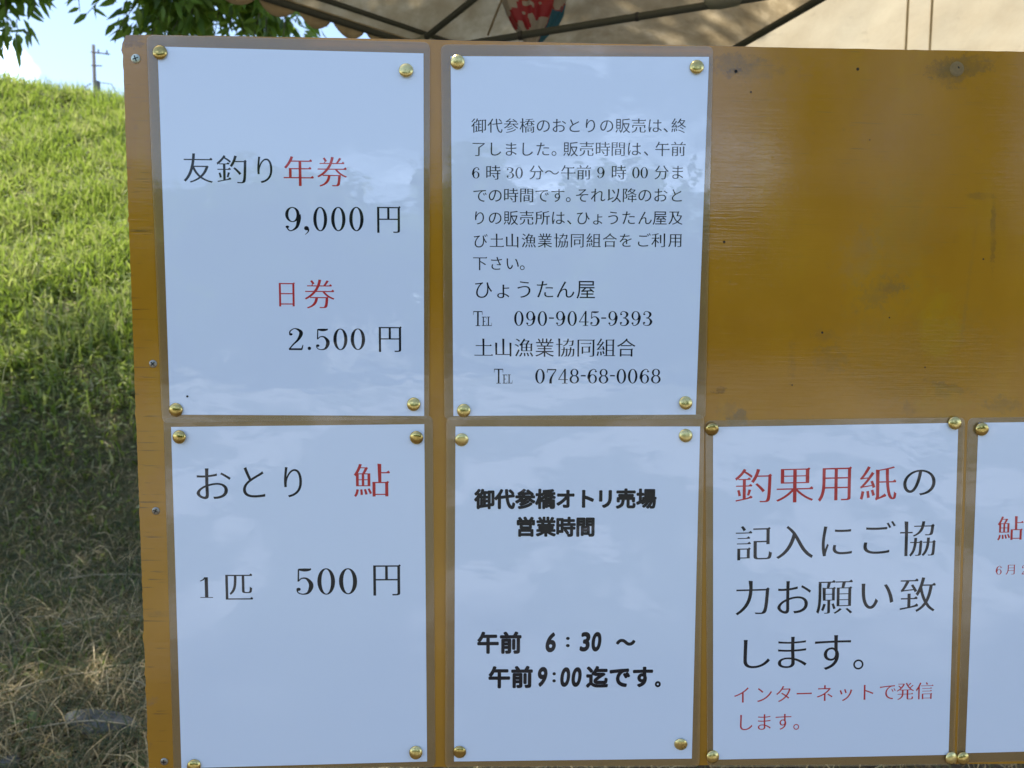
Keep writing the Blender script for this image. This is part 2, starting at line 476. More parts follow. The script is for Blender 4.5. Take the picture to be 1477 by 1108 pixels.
# big tree at the left whose low sprays hang into the picture
tb = Vector((-5.1, 4.3, gz(-5.1, 4.3)-.1))
tree = thing('tree', 'leafy tree overhanging the board from the left with long pointed leaves', 'tree', tb)
C = []
while len(C) < 190:
    c = RNG.uniform(-1, 1, 3)
    if np.linalg.norm(c) > 1: continue
    c = np.array([-3.6, 4.7, 6.3])+c*np.array([4.6, 3.0, 2.5])
    if c[2] < 1.45+0.47*(c[1]+.65)+.75: continue
    C.append(c)
C = np.array(C)
P, D, Wv, L, W = leafcloud(C, RNG.uniform(.42, .75, len(C)), 200, .12, .20, .32)
C2 = np.array([(x, 4.7+RNG.uniform(-.4, .4), z) for x, z in zip(RNG.uniform(-2.05, -1.18, 34), RNG.uniform(3.42, 4.1, 34))])
P2, D2, W2, L2, Q2 = leafcloud(C2, RNG.uniform(.16, .32, 34), 110, .10, .16, .30)
C3 = np.array([(x, 4.6+RNG.uniform(-.3, .3), z) for x, z in zip(RNG.uniform(-3.2, -2.85, 10), RNG.uniform(3.4, 3.9, 10))])
P3, D3, W3, L3, Q3 = leafcloud(C3, RNG.uniform(.16, .3, 10), 70, .10, .16, .30)
k = P[:, 2] > 1.45+.445*(P[:, 1]+.65)+.16
k &= P[:, 0] < -.7
P, D, Wv, L, W = (np.concatenate([q[k], q2, q3]) for q, q2, q3 in ((P, P2, P3), (D, D2, D3), (Wv, W2, W3), (L, L2, L3), (W, Q2, Q3)))
V, T = lance(P, D, Wv, L, W)
fo = npmesh('foliage', V, T, leaf_mat, tree, tint=np.repeat(RNG.uniform(0, 1, len(P)), 8)); tag(fo, kind='stuff')
parts = limbs(tb, [tuple(c) for c in C[::9]], .19, 2.9)
# sprays: (start above the frame, end of the twig in view)
SPR = [((-1.95, 4.75, 4.0), (-2.28, 4.45, 3.34), 16), ((-1.75, 4.75, 4.0), (-2.10, 4.5, 3.27), 20), ((-1.7, 4.7, 3.9), (-1.93, 4.5, 3.16), 24), ((-1.6, 4.8, 3.9), (-1.80, 4.4, 3.1), 24),
       ((-1.5, 4.7, 3.9), (-1.68, 4.45, 3.12), 26), ((-1.4, 4.8, 3.9), (-1.52, 4.5, 3.12), 28), ((-1.3, 4.7, 3.9), (-1.40, 4.4, 3.12), 28), ((-1.2, 4.8, 3.9), (-1.28, 4.5, 3.10), 26),
       ((-1.15, 4.7, 3.9), (-1.15, 4.45, 3.12), 18), ((-1.05, 4.75, 3.9), (-1.08, 4.5, 3.08), 9), ((-2.9, 4.6, 4.0), (-2.86, 4.5, 3.12), 22), ((-2.75, 4.6, 4.0), (-2.80, 4.5, 3.28), 12),
       ((-2.6, 4.7, 4.0), (-2.62, 4.5, 3.38), 6), ((-2.45, 4.7, 4.0), (-2.34, 4.5, 3.38), 9), ((-1.85, 4.9, 4.0), (-1.62, 4.7, 3.3), 16), ((-1.6, 4.9, 4.0), (-1.36, 4.7, 3.3), 16)]
PP, DD = [], []
for a, b, n in SPR:
    a, b = Vector(a), Vector(b); mid = a.lerp(b, .5)+Vector((random.uniform(-.05, .05), random.uniform(-.05, .05), .05))
    parts.append(tube([a, mid, b], [.008, .005, .002], 5))
    root = min(C, key=lambda c: (Vector(c)-a).length)
    parts.append(tube([tuple(root), a], [.02, .008], 5))
    for q in range(n):
        t = 0.25+0.75*(q+.5)/n
        p0 = (a.lerp(mid, t*2) if t < .5 else mid.lerp(b, t*2-1))
        PP.append(p0); DD.append(((b-a).normalized()*.7+Vector((random.uniform(-1, 1), random.uniform(-1, 1), random.uniform(-.8, .3)))).normalized())
mobj('trunk', *merge(parts), bark, tree, smooth=True)
protos = []
for q in range(6):
    v, t = lance(np.zeros((1, 3)), np.array([[1., 0, 0]]), np.array([[0, 1., 0]]), np.array([.130]), np.array([.030+.003*q]))
    me = bpy.data.meshes.new('leaf'); me.from_pydata(v.tolist(), [], t.tolist()); me.materials.append(leaf_mat)
    at_ = me.attributes.new('tint', 'FLOAT', 'POINT'); at_.data.foreach_set('value', [q/5]*8); protos.append(me)
for p0, d0 in zip(PP[:300], DD[:300]):
    o = bpy.data.objects.new('leaf', random.choice(protos)); link(o, tree)
    o.location = p0-tb; s = random.uniform(.62, 1.05); o.scale = (s, s, s)
    o.rotation_euler = (d0.to_track_quat('X', 'Z') @ Matrix.Rotation(random.uniform(-1.4, 1.4), 4, 'X').to_quaternion()).to_euler()

# trees on the far side of the lawn, behind the photographer (mirrored in the glossy sheets)
def far_tree(x, y, h, rx, rz, seed, label, cat='tree', ncl=60):
    global RNG
    base = Vector((x, y, gz(x, y)-.1)); t = thing('tree', label, cat, base, 'trees behind the photographer')
    C = []
    while len(C) < ncl:
        c = RNG.uniform(-1, 1, 3)
        if np.linalg.norm(c) > 1: continue
        C.append(np.array([x, y, h-rz])+c*np.array([rx, rx, rz]))
    C = np.array(C); P, D, Wv, L, W = leafcloud(C, RNG.uniform(.6, 1.1, ncl), 90, .3, .5, .55)
    V, T = lance(P, D, Wv, L, W)
    tag(npmesh('foliage', V, T, leaf_mat, t, tint=np.repeat(RNG.uniform(0, 1, len(P)), 8)), kind='stuff')
    mobj('trunk', *merge(limbs(base, [tuple(c) for c in C[::8]], .22, max(1.5, h-2*rz+.8))), bark, t, smooth=True)
far_tree(-15, -22, 6.6, 3.6, 2.9, 1, 'broad round tree standing far behind the photographer, leftmost')
far_tree(-10, -21, 5.2, 3.2, 2.4, 11, 'squat leafy tree behind the photographer, second from left')
far_tree(-5.6, -20, 5.5, 3.2, 2.5, 2, 'low spreading tree behind the photographer, third from left')
far_tree(-1.0, -22, 6.2, 3.2, 2.9, 3, 'round crowned tree straight behind the photographer')
far_tree(3.4, -20.5, 5.2, 2.9, 2.4, 4, 'small bushy tree behind the photographer beside the round crowned one')
far_tree(7.2, -21, 4.7, 3.0, 2.2, 7, 'low bushy tree behind the photographer under the nearer narrow tree')
far_tree(11.8, -21, 4.6, 3.2, 2.1, 8, 'low bushy tree behind the photographer between the narrow trees')
far_tree(16.5, -21, 5.2, 3.4, 2.4, 9, 'wide bushy tree behind the photographer beyond the narrow trees')
far_tree(9.1, -20, 11.5, 1.2, 5.0, 5, 'tall narrow tree behind the photographer, nearer of two', ncl=60)
far_tree(13.4, -20, 12.0, 1.2, 5.4, 6, 'tall narrow tree behind the photographer, rightmost of two', ncl=60)

# utility pole beyond the embankment
pz = gz(-19.65, 39.4)
pole = thing('utility_pole', 'weathered utility pole with crossarms standing beyond the grassy crest', 'utility pole', (-19.65, 39.4, pz))
wood = plain('pole_grey', (.07, .065, .06), .85)
dark = plain('fitting_dark', (.10, .10, .11), .6)
mobj('shaft', *tube([(-19.65, 39.4, pz), (-19.62, 39.4, 14.9)], [.15, .075], 10), wood, pole, smooth=True)
def arm(p, q, r, name='crossarm', mt=wood): mobj(name, *tube([p, q], r, 6), mt, pole)
arm((-19.75, 39.4, 14.55), (-18.6, 38.9, 14.3), .032); arm((-19.75, 39.4, 13.9), (-19.1, 39.1, 13.8), .03)
for dx in (.35, .9):
    a = (-19.65+dx, 39.4-dx*.5, 14.5-dx*.24); mobj('insulator', *tube([a, (a[0], a[1], a[2]+.22)], [.045, .03], 8), dark, pole)
mobj('transformer', *tube([(-19.35, 39.1, 12.45), (-19.35, 39.1, 13.05)], .14, 10), dark, pole)
mobj('stay_hook', *tube([(-19.75, 39.3, 13.0), (-20.0, 39.2, 12.8), (-19.8, 39.2, 12.5)], .04, 6), dark, pole)
mobj('cable', *tube([(-19.6, 39.4, 13.1), (-18.6, 39.0, 12.9), (-17.9, 38.8, 11.8), (-17.6, 38.6, 10.4)], .02, 5), dark, pole)

# ------------------------------------------------------------ canvas shelters
m = Mat('tent_canvas'); p = m.pos()
n1 = m.noise(p, 5, 7, .7); n2 = m.noise(p, 60, 4, .7)
base = m.ramp(n1, [(.3, (.40, .31, .19)), (.5, (.52, .43, .28)), (.66, (.70, .60, .42))])
base = m.mix(m.math('MULTIPLY', n2, .35), base, (.28, .22, .14))
bmp = m.bump(m.noise(p, 7, 5, .6), .5, .02)
d = m.node('ShaderNodeBsdfDiffuse', Color=base, Normal=bmp); t = m.node('ShaderNodeBsdfTranslucent', Color=m.mix(.35, base, (.62, .45, .22)), Normal=bmp)
x = m.node('ShaderNodeMixShader', Fac=m.span(n1, .35, .7, .26, .55)); m.l.new(d.outputs[0], x.inputs[1]); m.l.new(t.outputs[0], x.inputs[2])
canvas = m.surf(x.outputs[0])
m = Mat('cream_canvas'); p = m.pos(); n1 = m.noise(p, 3.5, 5, .6); n2 = m.noise(m.map(p, scale=(1, 1, .3)), 14, 4)
base = m.ramp(n1, [(.3, (.66, .55, .37)), (.7, (.80, .70, .50))]); base = m.mix(m.span(n2, .62, .75, 0, .25), base, (.45, .37, .25))
bmp = m.bump(n2, .35, .02)
d = m.node('ShaderNodeBsdfDiffuse', Color=base, Normal=bmp); t = m.node('ShaderNodeBsdfTranslucent', Color=base, Normal=bmp)
x = m.node('ShaderNodeMixShader', Fac=.27); m.l.new(d.outputs[0], x.inputs[1]); m.l.new(t.outputs[0], x.inputs[2])
cream = m.surf(x.outputs[0])
frame_mat = plain('frame_paint', (.05, .055, .042), .65, .0, .25, 60)
joint_mat = plain('joint_plastic', (.16, .17, .13), .5)
rust = plain('rusty_cloth', (.16, .07, .04), .9)

ZE = 2.41
A, B, D, Cc = Vector((-1.06, 1.14, ZE)), Vector((.907, 2.970, ZE)), Vector((1.50, .88, ZE)), Vector((-.25, .12, ZE))
tent = thing('canopy_tent', 'weathered beige canopy tent with scalloped edge and folding frame behind the board', 'tent', (.4, 1.5, 0))
N = 36; V = []; F = []
for i in range(N+1):
    for j in range(N+1):
        u, v = i/N, j/N
        P = A.lerp(B, u).lerp(Cc.lerp(D, u), v)
        rise = .42*min(1, 2.2*min(u, 1-u, v, 1-v))**.9 - .025*math.sin(u*9)*math.sin(v*8)*min(1, 8*min(u, 1-u, v, 1-v))
        V.append((P.x, P.y, P.z+rise+.012))
for i in range(N):
    for j in range(N):
        a = i*(N+1)+j; F.append((a, a+1, a+N+2, a+N+1))
roof = mobj('roof_canvas', V, F, canvas, tent, smooth=True)
def valance(P, Q, name='valance'):
    L = (Q-P).length; k = max(1, round(L/.128)); n = k*12; V = []; F = []
    d = (Q-P).normalized(); nrm = Vector((d.y, -d.x, 0))
    for i in range(n+1):
        t = i/n; c = P.lerp(Q, t); ph = (t*k) % 1
        dep = .016+.040*abs(math.sin(math.pi*ph))**.7
        wob = .004*math.sin(t*k*2.1+1)+.006*math.sin(t*k*5.3)
        for r in range(4):
            q = r/3; V.append(c-nrm*((0.012+wob)*q)+Vector((0, 0, .012-dep*q)))
    for i in range(n):
        for r in range(3):
            a = i*4+r; F.append((a, a+1, a+5, a+4))
    o = mobj(name, V, F, canvas, tent, smooth=True)
    md = o.modifiers.new('thickness', 'SOLIDIFY'); md.thickness = .0015
for P, Q in ((A, B), (A, Cc)): valance(P, Q)
def bar(P, Q, r, par, name='frame_bar', mt=None): return mobj(name, *tube([P, Q], r, 10), mt or frame_mat, par, smooth=True)
dz = Vector((0, 0, 1))
bar(A-dz*.004, B-dz*.004, .011, tent); bar(A+dz*.035+Vector((.02, -.02, 0)), B+dz*.035+Vector((.02, -.02, 0)), .009, tent)
bar(D-dz*.0, B-dz*.0, .012, tent); bar(A, Cc, .012, tent); bar(Cc, D, .012, tent)
for P in (B, D, A, Cc):
    z0 = gz(P.x, P.y)-.02
    bar(Vector((P.x, P.y, z0)), P+dz*.03, .018, tent, 'leg')
    f = box(P.x-.04, P.x+.04, P.y-.04, P.y+.04, z0, z0+.03); mobj('foot', *f, joint_mat, tent)
# scissor bars
b1a, b1b = Vector((.045, 1.985, 2.355)), Vector((.40, 1.66, 2.50))
bar(b1a, b1b, .010, tent, 'scissor_bar')
b2a, b2b = Vector((-.02, 2.02, 2.33)), Vector((1.34, 1.52, 2.392))
bar(b2a, b2b, .0115, tent, 'scissor_bar')
j0 = Vector((.955, 1.662, 2.382))
dj = (b2b-b2a).normalized()
mobj('joint', *tube([j0-dj*.045, j0-dj*.03, j0, j0+dj*.05, j0+dj*.07], [.013, .02, .024, .022, .012], 10), joint_mat, tent, smooth=True)
mobj('joint', *tube([b1a-Vector((.03, 0, 0)), b1a, b1a+Vector((.03, -.03, .01))], [.012, .018, .012], 8), joint_mat, tent, smooth=True)
cl = b2a.lerp(b2b, .295); mobj('bar_clip', *tube([cl-dj*.006, cl+dj*.006], .0145, 10), plain('black_plastic', (.02, .02, .02), .5), tent)
cl = b2a.lerp(b2b, .55); mobj('bar_clip', *tube([cl-dj*.005, cl+dj*.005], .0135, 10), bpy.data.materials['black_plastic'], tent)
rp = A.lerp(B, .50)
mobj('torn_tie', *tube([rp+Vector((-.03, .02, -.03)), rp+Vector((-.028, .02, -.075)), rp+Vector((-.02, .018, -.10)), rp+Vector((-.024, .02, -.125))], [.006, .009, .006, .002], 6), rust, tent)
# seams sewn across the roof
for u in (.33, .66):
    pts = []
    for j in range(2, N-1):
        v = j/N; P = A.lerp(B, u).lerp(Cc.lerp(D, u), v)
        rise = .42*min(1, 2.2*min(u, 1-u, v, 1-v))**.9 - .025*math.sin(u*9)*math.sin(v*8)*min(1, 8*min(u, 1-u, v, 1-v))
        pts.append((P.x, P.y, P.z+rise+.008))
    mobj('seam', *tube(pts, .004, 5), canvas, tent, smooth=True)
hk = B.lerp(D, .27)
mobj('hook', *tube([hk, hk+Vector((.008, -.005, -.03)), hk+Vector((.0, -.008, -.045))], [.004, .004, .003], 6), bpy.data.materials['black_plastic'], tent)

# second tent: its cream side sheet fills the view on the right
t2 = thing('canopy_tent', 'cream canvas tent with sewn vertical seams behind the board on the right', 'tent', (2.6, 4.4, 0))
X0, X1, YR, ZR, YF, K = 1.30, 5.4, 2.5, 3.41, 4.9, .45
KS = (.5255, .5566)
def slope_pt(x, y):
    z = ZR-K*(y-YR)+.014*math.sin(x*3.2+y*2.1)+.009*math.sin(x*8+y*5+1)+.007*math.sin(x*13-y*9)+.004*math.sin(x*27+y*4)*math.sin(y*6)
    for k_ in KS:
        z += 0
    return (x, y, z)
xs_ = sorted(list(np.linspace(X0, X1, 70))+[.297+k_*4.046+d_ for k_ in KS for d_ in np.linspace(-.35, .35, 60)])
ys_ = np.linspace(YR, YF, 40)
V = [slope_pt(x, y) for x in xs_ for y in ys_]
F = [(i*40+k, i*40+k+1, (i+1)*40+k+1, (i+1)*40+k) for i in range(len(xs_)-1) for k in range(39)]
mobj('roof_canvas', V, F, cream, t2, smooth=True)
mobj('roof_canvas', [(1.62, YR, ZR+.02), (X1, YR, ZR+.02), (X1, .7, 2.60), (1.62, .7, 2.60)], [(0, 1, 2, 3)], cream, t2)
for k_ in KS:
    pts = []
    for y in np.linspace(YR+.02, YF-.02, 24):
        x_ = .297+k_*(y+.646); q_ = slope_pt(x_, y); pts.append((q_[0], q_[1], q_[2]-.004))
    mobj('seam', *tube(pts, .006, 8), cream, t2, smooth=True)
for x, y, z in ((X0, YF, 2.33), (X1, YF, 2.33), (1.62, .7, 2.6), (X1, .7, 2.6)):
    bar(Vector((x, y, gz(x, y)-.05)), Vector((x, y, z)), .025, t2, 'leg')
for P, Q in (((X0, YF, 2.31), (X1, YF, 2.31)), ((X1, YR, ZR), (X1, YF, 2.33))):
    bar(Vector(P), Vector(Q), .018, t2)

# plastic carrier bag tied up under the tent frame
m = Mat('printed_plastic')
at_ = m.node('ShaderNodeAttribute', {'attribute_name': 'tint'}).outputs['Fac']
c = m.n.new('ShaderNodeValToRGB'); c.color_ramp.interpolation = 'CONSTANT'
c.color_ramp.elements[0].position = 0; c.color_ramp.elements[0].color = (.44, .41, .36, 1)
c.color_ramp.elements[1].position = .4; c.color_ramp.elements[1].color = (.36, .018, .028, 1)
e = c.color_ramp.elements.new(.75); e.color = (.01, .14, .24, 1)
m.l.new(at_, c.inputs[0])
bs = m.node('ShaderNodeBsdfPrincipled', Base_Color=c.outputs[0], Roughness=.35); tr = m.node('ShaderNodeBsdfTranslucent', Color=c.outputs[0])
x = m.node('ShaderNodeMixShader', Fac=.35); m.l.new(bs.outputs[0], x.inputs[1]); m.l.new(tr.outputs[0], x.inputs[2]); plastic = m.surf(x.outputs[0])
def seg_d(px, py, ax, ay, bx, by):
    dx, dy = bx-ax, by-ay; t = max(0, min(1, ((px-ax)*dx+(py-ay)*dy)/(dx*dx+dy*dy))); return math.hypot(px-ax-dx*t, py-ay-dy*t)
bag_top = Vector((.43, 1.84, 2.62))
bagt = thing('plastic_bag', 'white plastic bag with red lettering and blue stripe tied under the tent frame', 'bag', (.43, 1.84, 2.30))
prof = [(2.60, .012), (2.575, .05), (2.53, .09), (2.47, .10), (2.42, .088), (2.38, .068), (2.345, .040), (2.325, .026), (2.31, .024), (2.29, .033), (2.26, .045), (2.22, .055), (2.18, .05), (2.165, .03)]
nth = 96; Vb = []; tn = []; Fb = []
zs = np.linspace(2.60, 2.165, 70); pr = np.interp(-zs, [-p_[0] for p_ in prof], [p_[1] for p_ in prof])
STR = [(-.05, 2.445, .045, 2.43), (.0, 2.47, .012, 2.39), (-.045, 2.415, .04, 2.395), (-.03, 2.385, -.018, 2.36), (.05, 2.46, .062, 2.40), (.03, 2.41, .055, 2.43), (-.075, 2.40, -.058, 2.375), (-.05, 2.43, -.05, 2.385),
       (-.03, 2.53, .03, 2.50), (-.02, 2.50, .04, 2.53), (-.025, 2.29, -.03, 2.18), (.012, 2.29, .016, 2.18), (-.005, 2.25, .0, 2.17)]
for z, r in zip(zs, pr):
    for k in range(nth):
        th = 2*math.pi*k/nth
        rr = r*(1+.16*math.sin(5*th+3*z)+.10*math.sin(9*th-11*z)+.05*math.sin(17*th+23*z))
        x, y = rr*math.cos(th), rr*math.sin(th)*.8
        Vb.append((.43+x+.02*(z-2.35), 1.84+y, z))
        v = .1
        if min(seg_d(x, z, *s) for s in STR) < .0085+.004*math.sin(40*z): v = .55
        if math.sin(th) > -.5 and math.cos(th) > .25 and abs(x-(.03+(z-2.31)*.65)) < .016 and z > 2.22: v = .9
        if math.cos(th) > .82 and 2.30 < z < 2.42: v = .9
        tn.append(v)
for i in range(len(zs)-1):
    for k in range(nth):
        a, b = i*nth+k, i*nth+(k+1) % nth; Fb += [(a, a+nth, b+nth), (a, b+nth, b)]
npmesh('bag_skin', Vb, Fb, plastic, bagt, tint=tn, smooth=True)
mobj('tie_cord', *tube([(.43, 1.84, 2.60), (.42, 1.83, 2.72), (.41, 1.82, 2.83)], .003, 6), plain('cord_white', (.6, .58, .5), .8), bagt)

bagt.location += Vector((-.002, .19, .06))

# ------------------------------------------------------------ notice board
ZT = 1.675
W = lambda x, z, y=0.0: Vector((x/1000, y, ZT+z/1000))      # board millimetres to world
m = Mat('mustard_gloss_paint'); p = m.pos()
bp = m.map(m.node('ShaderNodeVectorMath', {'operation': 'SUBTRACT'}, Vector=p).outputs[0], scale=(1, 1, 1))
sep_ = m.node('ShaderNodeSeparateXYZ', Vector=p)
X = m.math('MULTIPLY', sep_.outputs[0], 1000); Z = m.math('MULTIPLY', m.math('SUBTRACT', sep_.outputs[2], ZT), 1000)
grain = m.noise(m.map(p, scale=(5, 1, 160)), 3, 6, .65, .4)
fine = m.noise(m.map(p, scale=(22, 1, 420)), 2.2, 4, .6)
blot = m.noise(p, 7, 5, .6); blot2 = m.noise(m.map(p, scale=(2.2, 1, .7)), 9, 4, .6)
col = m.ramp(blot, [(.3, (.375, .172, .011)), (.5, (.42, .196, .013)), (.72, (.47, .226, .016))])
col = m.mix(m.span(blot2, .52, .66, 0, .35), col, (.46, .24, .009))
dirt = m.noise(p, 55, 6, .75)
col = m.mix(m.span(dirt, .60, .74, 0, .35), col, (.16, .11, .05))
wob = m.math('MULTIPLY', m.math('SUBTRACT', m.noise(p, 130, 8, .85), .5), 5.0)
def blob(cx, cz, rx, rz, soft=.5, wobble=1.0, ang=0.0):
    dx = m.math('SUBTRACT', X, cx); dz_ = m.math('SUBTRACT', Z, cz)
    if ang:
        c_, s_ = math.cos(ang), math.sin(ang)
        a = m.math('ADD', m.math('MULTIPLY', dx, c_), m.math('MULTIPLY', dz_, s_)); b = m.math('SUBTRACT', m.math('MULTIPLY', dz_, c_), m.math('MULTIPLY', dx, s_)); dx, dz_ = a, b
    d2 = m.math('ADD', m.math('POWER', m.math('ABSOLUTE', m.math('DIVIDE', dx, rx)), 2.0), m.math('POWER', m.math('ABSOLUTE', m.math('DIVIDE', dz_, rz)), 2.0))
    d1 = m.math('ADD', m.math('SQRT', d2), m.math('MULTIPLY', wob, wobble))
    return m.span(d1, 1+soft*.55, 1-soft*.55)
def stain(col, args, c, amt): return m.mix(m.math('MULTIPLY', m.math('MULTIPLY', blob(*args), m.span(dirt, .36, .56, .25, 1)), amt*.5), col, c)
GR, DK, YE = (.085, .065, .03), (.02, .017, .012), (.47, .265, .007)
for args, c, a in (((496, -13, 20, 7, .5, 1.2), GR, .7), ((495, -20, 9, 3, .4, 1, .5), DK, .8), ((510, -18, 22, 8, .7, 1.6), (0.136, 0.105, 0.063), .5),
                   ((683, -13, 28, 8, .25, .8, .10), (0.095, 0.070, 0.032), .9), ((676, -20, 14, 9, .4, .9), (0.102, 0.077, 0.036), .8),
                   ((719, -150, 2.2, 26, .6, 1.0, .05), (0.082, 0.059, 0.027), .8), ((706, -118, 12, 2.6, .6, 1.2), (0.109, 0.077, 0.036), .6),
                   ((625, -198, 18, 10, .8, 1.6, .5), (0.156, 0.112, 0.054), .55), ((634, -196, 9, 5, .8, 1.5), (0.102, 0.084, 0.045), .5),
                   ((580, -236, 10, 5, .8, 1.5), (0.150, 0.105, 0.045), .5), ((586, -256, 13, 10, .8, 1.6), (0.170, 0.119, 0.054), .45),
                   ((690, -279, 16, 3, .6, 1.4, -.25), (0.088, 0.070, 0.041), .7), ((683, -284, 8, 3, .6, 1.4), (0.082, 0.063, 0.036), .6),
                   ((491, -283, 4.5, 2.6, .4, 1.3), (0.014, 0.010, 0.009), .95), ((500, -300, 9, 7, .8, 1.5), (0.122, 0.098, 0.054), .5), ((507, -310, 8, 9, .5, .8), (0.088, 0.098, 0.081), .85),
                   ((655, -298, 5, 5, .6, 1.2), (0.102, 0.084, 0.045), .7), ((678, -227, 17, 28, .25, .6), YE, .85), ((606, -170, 16, 22, .7, 1.2, -.4), (0.286, 0.210, 0.108), .35),
                   ((683, -292, 22, 14, .3, .7), YE, .55), ((737, -294, 13, 6, .6, 1.4), (0.095, 0.077, 0.045), .6), ((640, -150, 26, 40, .8, 1.2), (0.299, 0.210, 0.045), .4), ((660, -250, 60, 40, .9, 1.2), (0.272, 0.189, 0.054), .35),
                   ((4, -4, 12, 5.5, .3, 1.0, -.1), (0.034, 0.025, 0.023), .95), ((5.5, -556, 6.5, 3.2, .3, .8, .35), (0.136, 0.119, 0.117), .95), ((552, -258, 3, 14, .6, 1.6), (0.122, 0.084, 0.045), .5),
                   ((13, -478, 18, 2.2, .8, 1.2), (0.136, 0.091, 0.041), .5), ((700, -200, 60, 1.4, .8, 1.6, 1.5), (0.204, 0.140, 0.054), .3)):
    col = stain(col, args, c, a)
# short cracks in the paint along the grain near the left edge
ck = m.noise(m.map(p, scale=(14, 1, 260)), 1.6, 3, .5, .2)
ckm = m.math('MULTIPLY', m.span(ck, .61, .66), m.span(X, 26, 2))
col = m.mix(m.math('MULTIPLY', ckm, .8), col, (.09, .06, .025))
ck2 = m.math('MULTIPLY', m.span(m.noise(m.map(p, scale=(9, 1, 330)), 2.3, 4, .5, .3), .655, .70), m.span(Z, -230, -90))
col = m.mix(m.math('MULTIPLY', ck2, .55), col, (.17, .12, .05))
rough = m.math('ADD', .035, m.math('MULTIPLY', m.span(m.noise(p, 11, 5, .6), .4, .7), .09))
h = m.math('ADD', m.math('MULTIPLY', grain, .6), m.math('MULTIPLY', fine, .4))
nrm = m.bump(h, .5, .00022)
nrm = m.bump(m.noise(m.map(p, scale=(1, 1, 2)), 4, 2), .3, .006, nrm)
m.bsdf(Base_Color=col, Roughness=rough, Normal=nrm, IOR=1.72)
paint = m.m
m = Mat('plywood_edge'); p = m.pos(); n1 = m.noise(m.map(p, scale=(1, 300, 20)), 2, 4)
m.bsdf(Base_Color=m.ramp(n1, [(.3, (.10, .065, .025)), (.7, (.30, .19, .06))]), Roughness=.8); ply = m.m

board = thing('notice_board', 'mustard yellow painted plywood notice board holding laminated fishing notices', 'notice board', (0, 0, ZT-.616))
rr = random.Random(4)
out = []
# left edge downwards, chipped; then bottom, right, top
z = -4.0
out.append((6.5, 0.2)); out.append((1.5, -.2)); out.append((.6, -3)); out.append((-1.4, -6.5))
def ledge(z): return -1.4+3.0*(-z/615)
z = -8
while z > -612:
    out.append((ledge(z)+rr.uniform(-.25, .25)-(rr.random() < .07)*.9, z)); z -= rr.uniform(2.5, 6)
out.append((1.7, -615.8))
x = 10
while x < 905: out.append((x, -616-1.2*(x/900)+rr.uniform(-.15, .15))); x += rr.uniform(8, 25)
out.append((910, -617.5)); out.append((910, .4))
x = 900
while x > 12: out.append((x, .5+.4*math.sin(x/120)+rr.uniform(-.18, .18))); x -= rr.uniform(4, 14)
V, F = prism([(x/1000, ZT+z/1000) for x, z in out], 0.0, 0.012)
pan = mobj('panel', V, F, [paint, ply], board, mi=[0, 0]+[1]*len(out))
# battens and legs carrying the board from behind
wood2 = plain('leg_wood', (.20, .13, .07), .85)
for x in (.075, .835): mobj('leg', *box(x, x+.045, .0125, .050, -.02 if x < .5 else -.02, ZT-.03), wood2, board)
for z in (-.05, -.56): mobj('batten', *box(.125, .83, .0125, .036, ZT+z-.02, ZT+z+.02), wood2, board)
# nail holes and screws
black = plain('hole_black', (.008, .006, .004), .9)
def disc(cx, cz, r, y0, y1, n=14): return prism([((cx+r*math.cos(2*math.pi*k/n))/1000, ZT+(cz+r*math.sin(2*math.pi*k/n))/1000) for k in range(n)], y0, y1)
for cx, cz, r in ((597.2, -16.1, 1.3), (496, -19.6, 1.4), (490.8, -158.3, 1.1), (682, -13, 1.2), (577, -233.2, 1.0), (634, -220, .7), (509, -36, .8), (745, -96, .8), (712, -170, .8), (667, -262, .7), (610, -73, .6), (553, -278, .7)):
    mobj('nail_hole', *disc(cx, cz, r, -.00008, .0004, 9), black, board)
zinc = plain('screw_zinc', (.52, .55, .44), .28, .9, .1, 300)
steel = plain('screw_steel', (.36, .34, .30), .35, .9, .2, 300)
for q, (cx, cz) in enumerate([(9.1, -18.3), (15.7, -264.1), (14.4, -388.5), (15.2, -610.0)]):
    r = 3.7 if q == 0 else 3.3
    bm = bmesh.new(); prof_ = [(r, 0), (r*.97, -.5), (r*.72, -1.0), (r*.35, -1.15)]
    V = []; F = []; n = 20
    for rad, dy in prof_:
        for k in range(n): V.append(W(cx+rad*math.cos(2*math.pi*k/n), cz+rad*math.sin(2*math.pi*k/n), dy/1000-.0001))
    for i in range(3):
        for k in range(n): F.append((i*n+(k+1) % n, i*n+k, (i+1)*n+k, (i+1)*n+(k+1) % n))
    F.append(tuple(3*n+k for k in range(n))[::-1]); bm.free()
    s = mobj('screw', V, F, zinc if q == 0 else steel, board, smooth=False)
    a = .35+q*.4; w_, l_ = .42, r*.62; pts = []
    for k in range(4):
        c_, s_ = math.cos(a+k*math.pi/2), math.sin(a+k*math.pi/2)
        pts += [(l_*c_+w_*s_, l_*s_-w_*c_), (l_*c_-w_*s_, l_*s_+w_*c_), (w_*1.05*(c_-s_), w_*1.05*(s_+c_))]
    V, F = prism([((cx+u)/1000, ZT+(cz+v)/1000) for u, v in pts], -.00132, -.0011)
    mobj('cross_slot', V, F, black, s)
# washer-like plug on the knot
V = []; F = []; n = 24
for rad, dy in ((6, -.05), (5.5, -.35), (3.6, -.15), (2.0, -.05)):
    for k in range(n): V.append(W(680.2+rad*math.cos(2*math.pi*k/n), -14.5+rad*math.sin(2*math.pi*k/n), dy/1000))
for i in range(3):
    for k in range(n): F.append((i*n+(k+1) % n, i*n+k, (i+1)*n+k, (i+1)*n+(k+1) % n))
F.append(tuple(3*n+k for k in range(n))[::-1])
mobj('plug', V, F, plain('plug_paint', (.22, .145, .05), .75, 0, .3, 400), board, smooth=True)

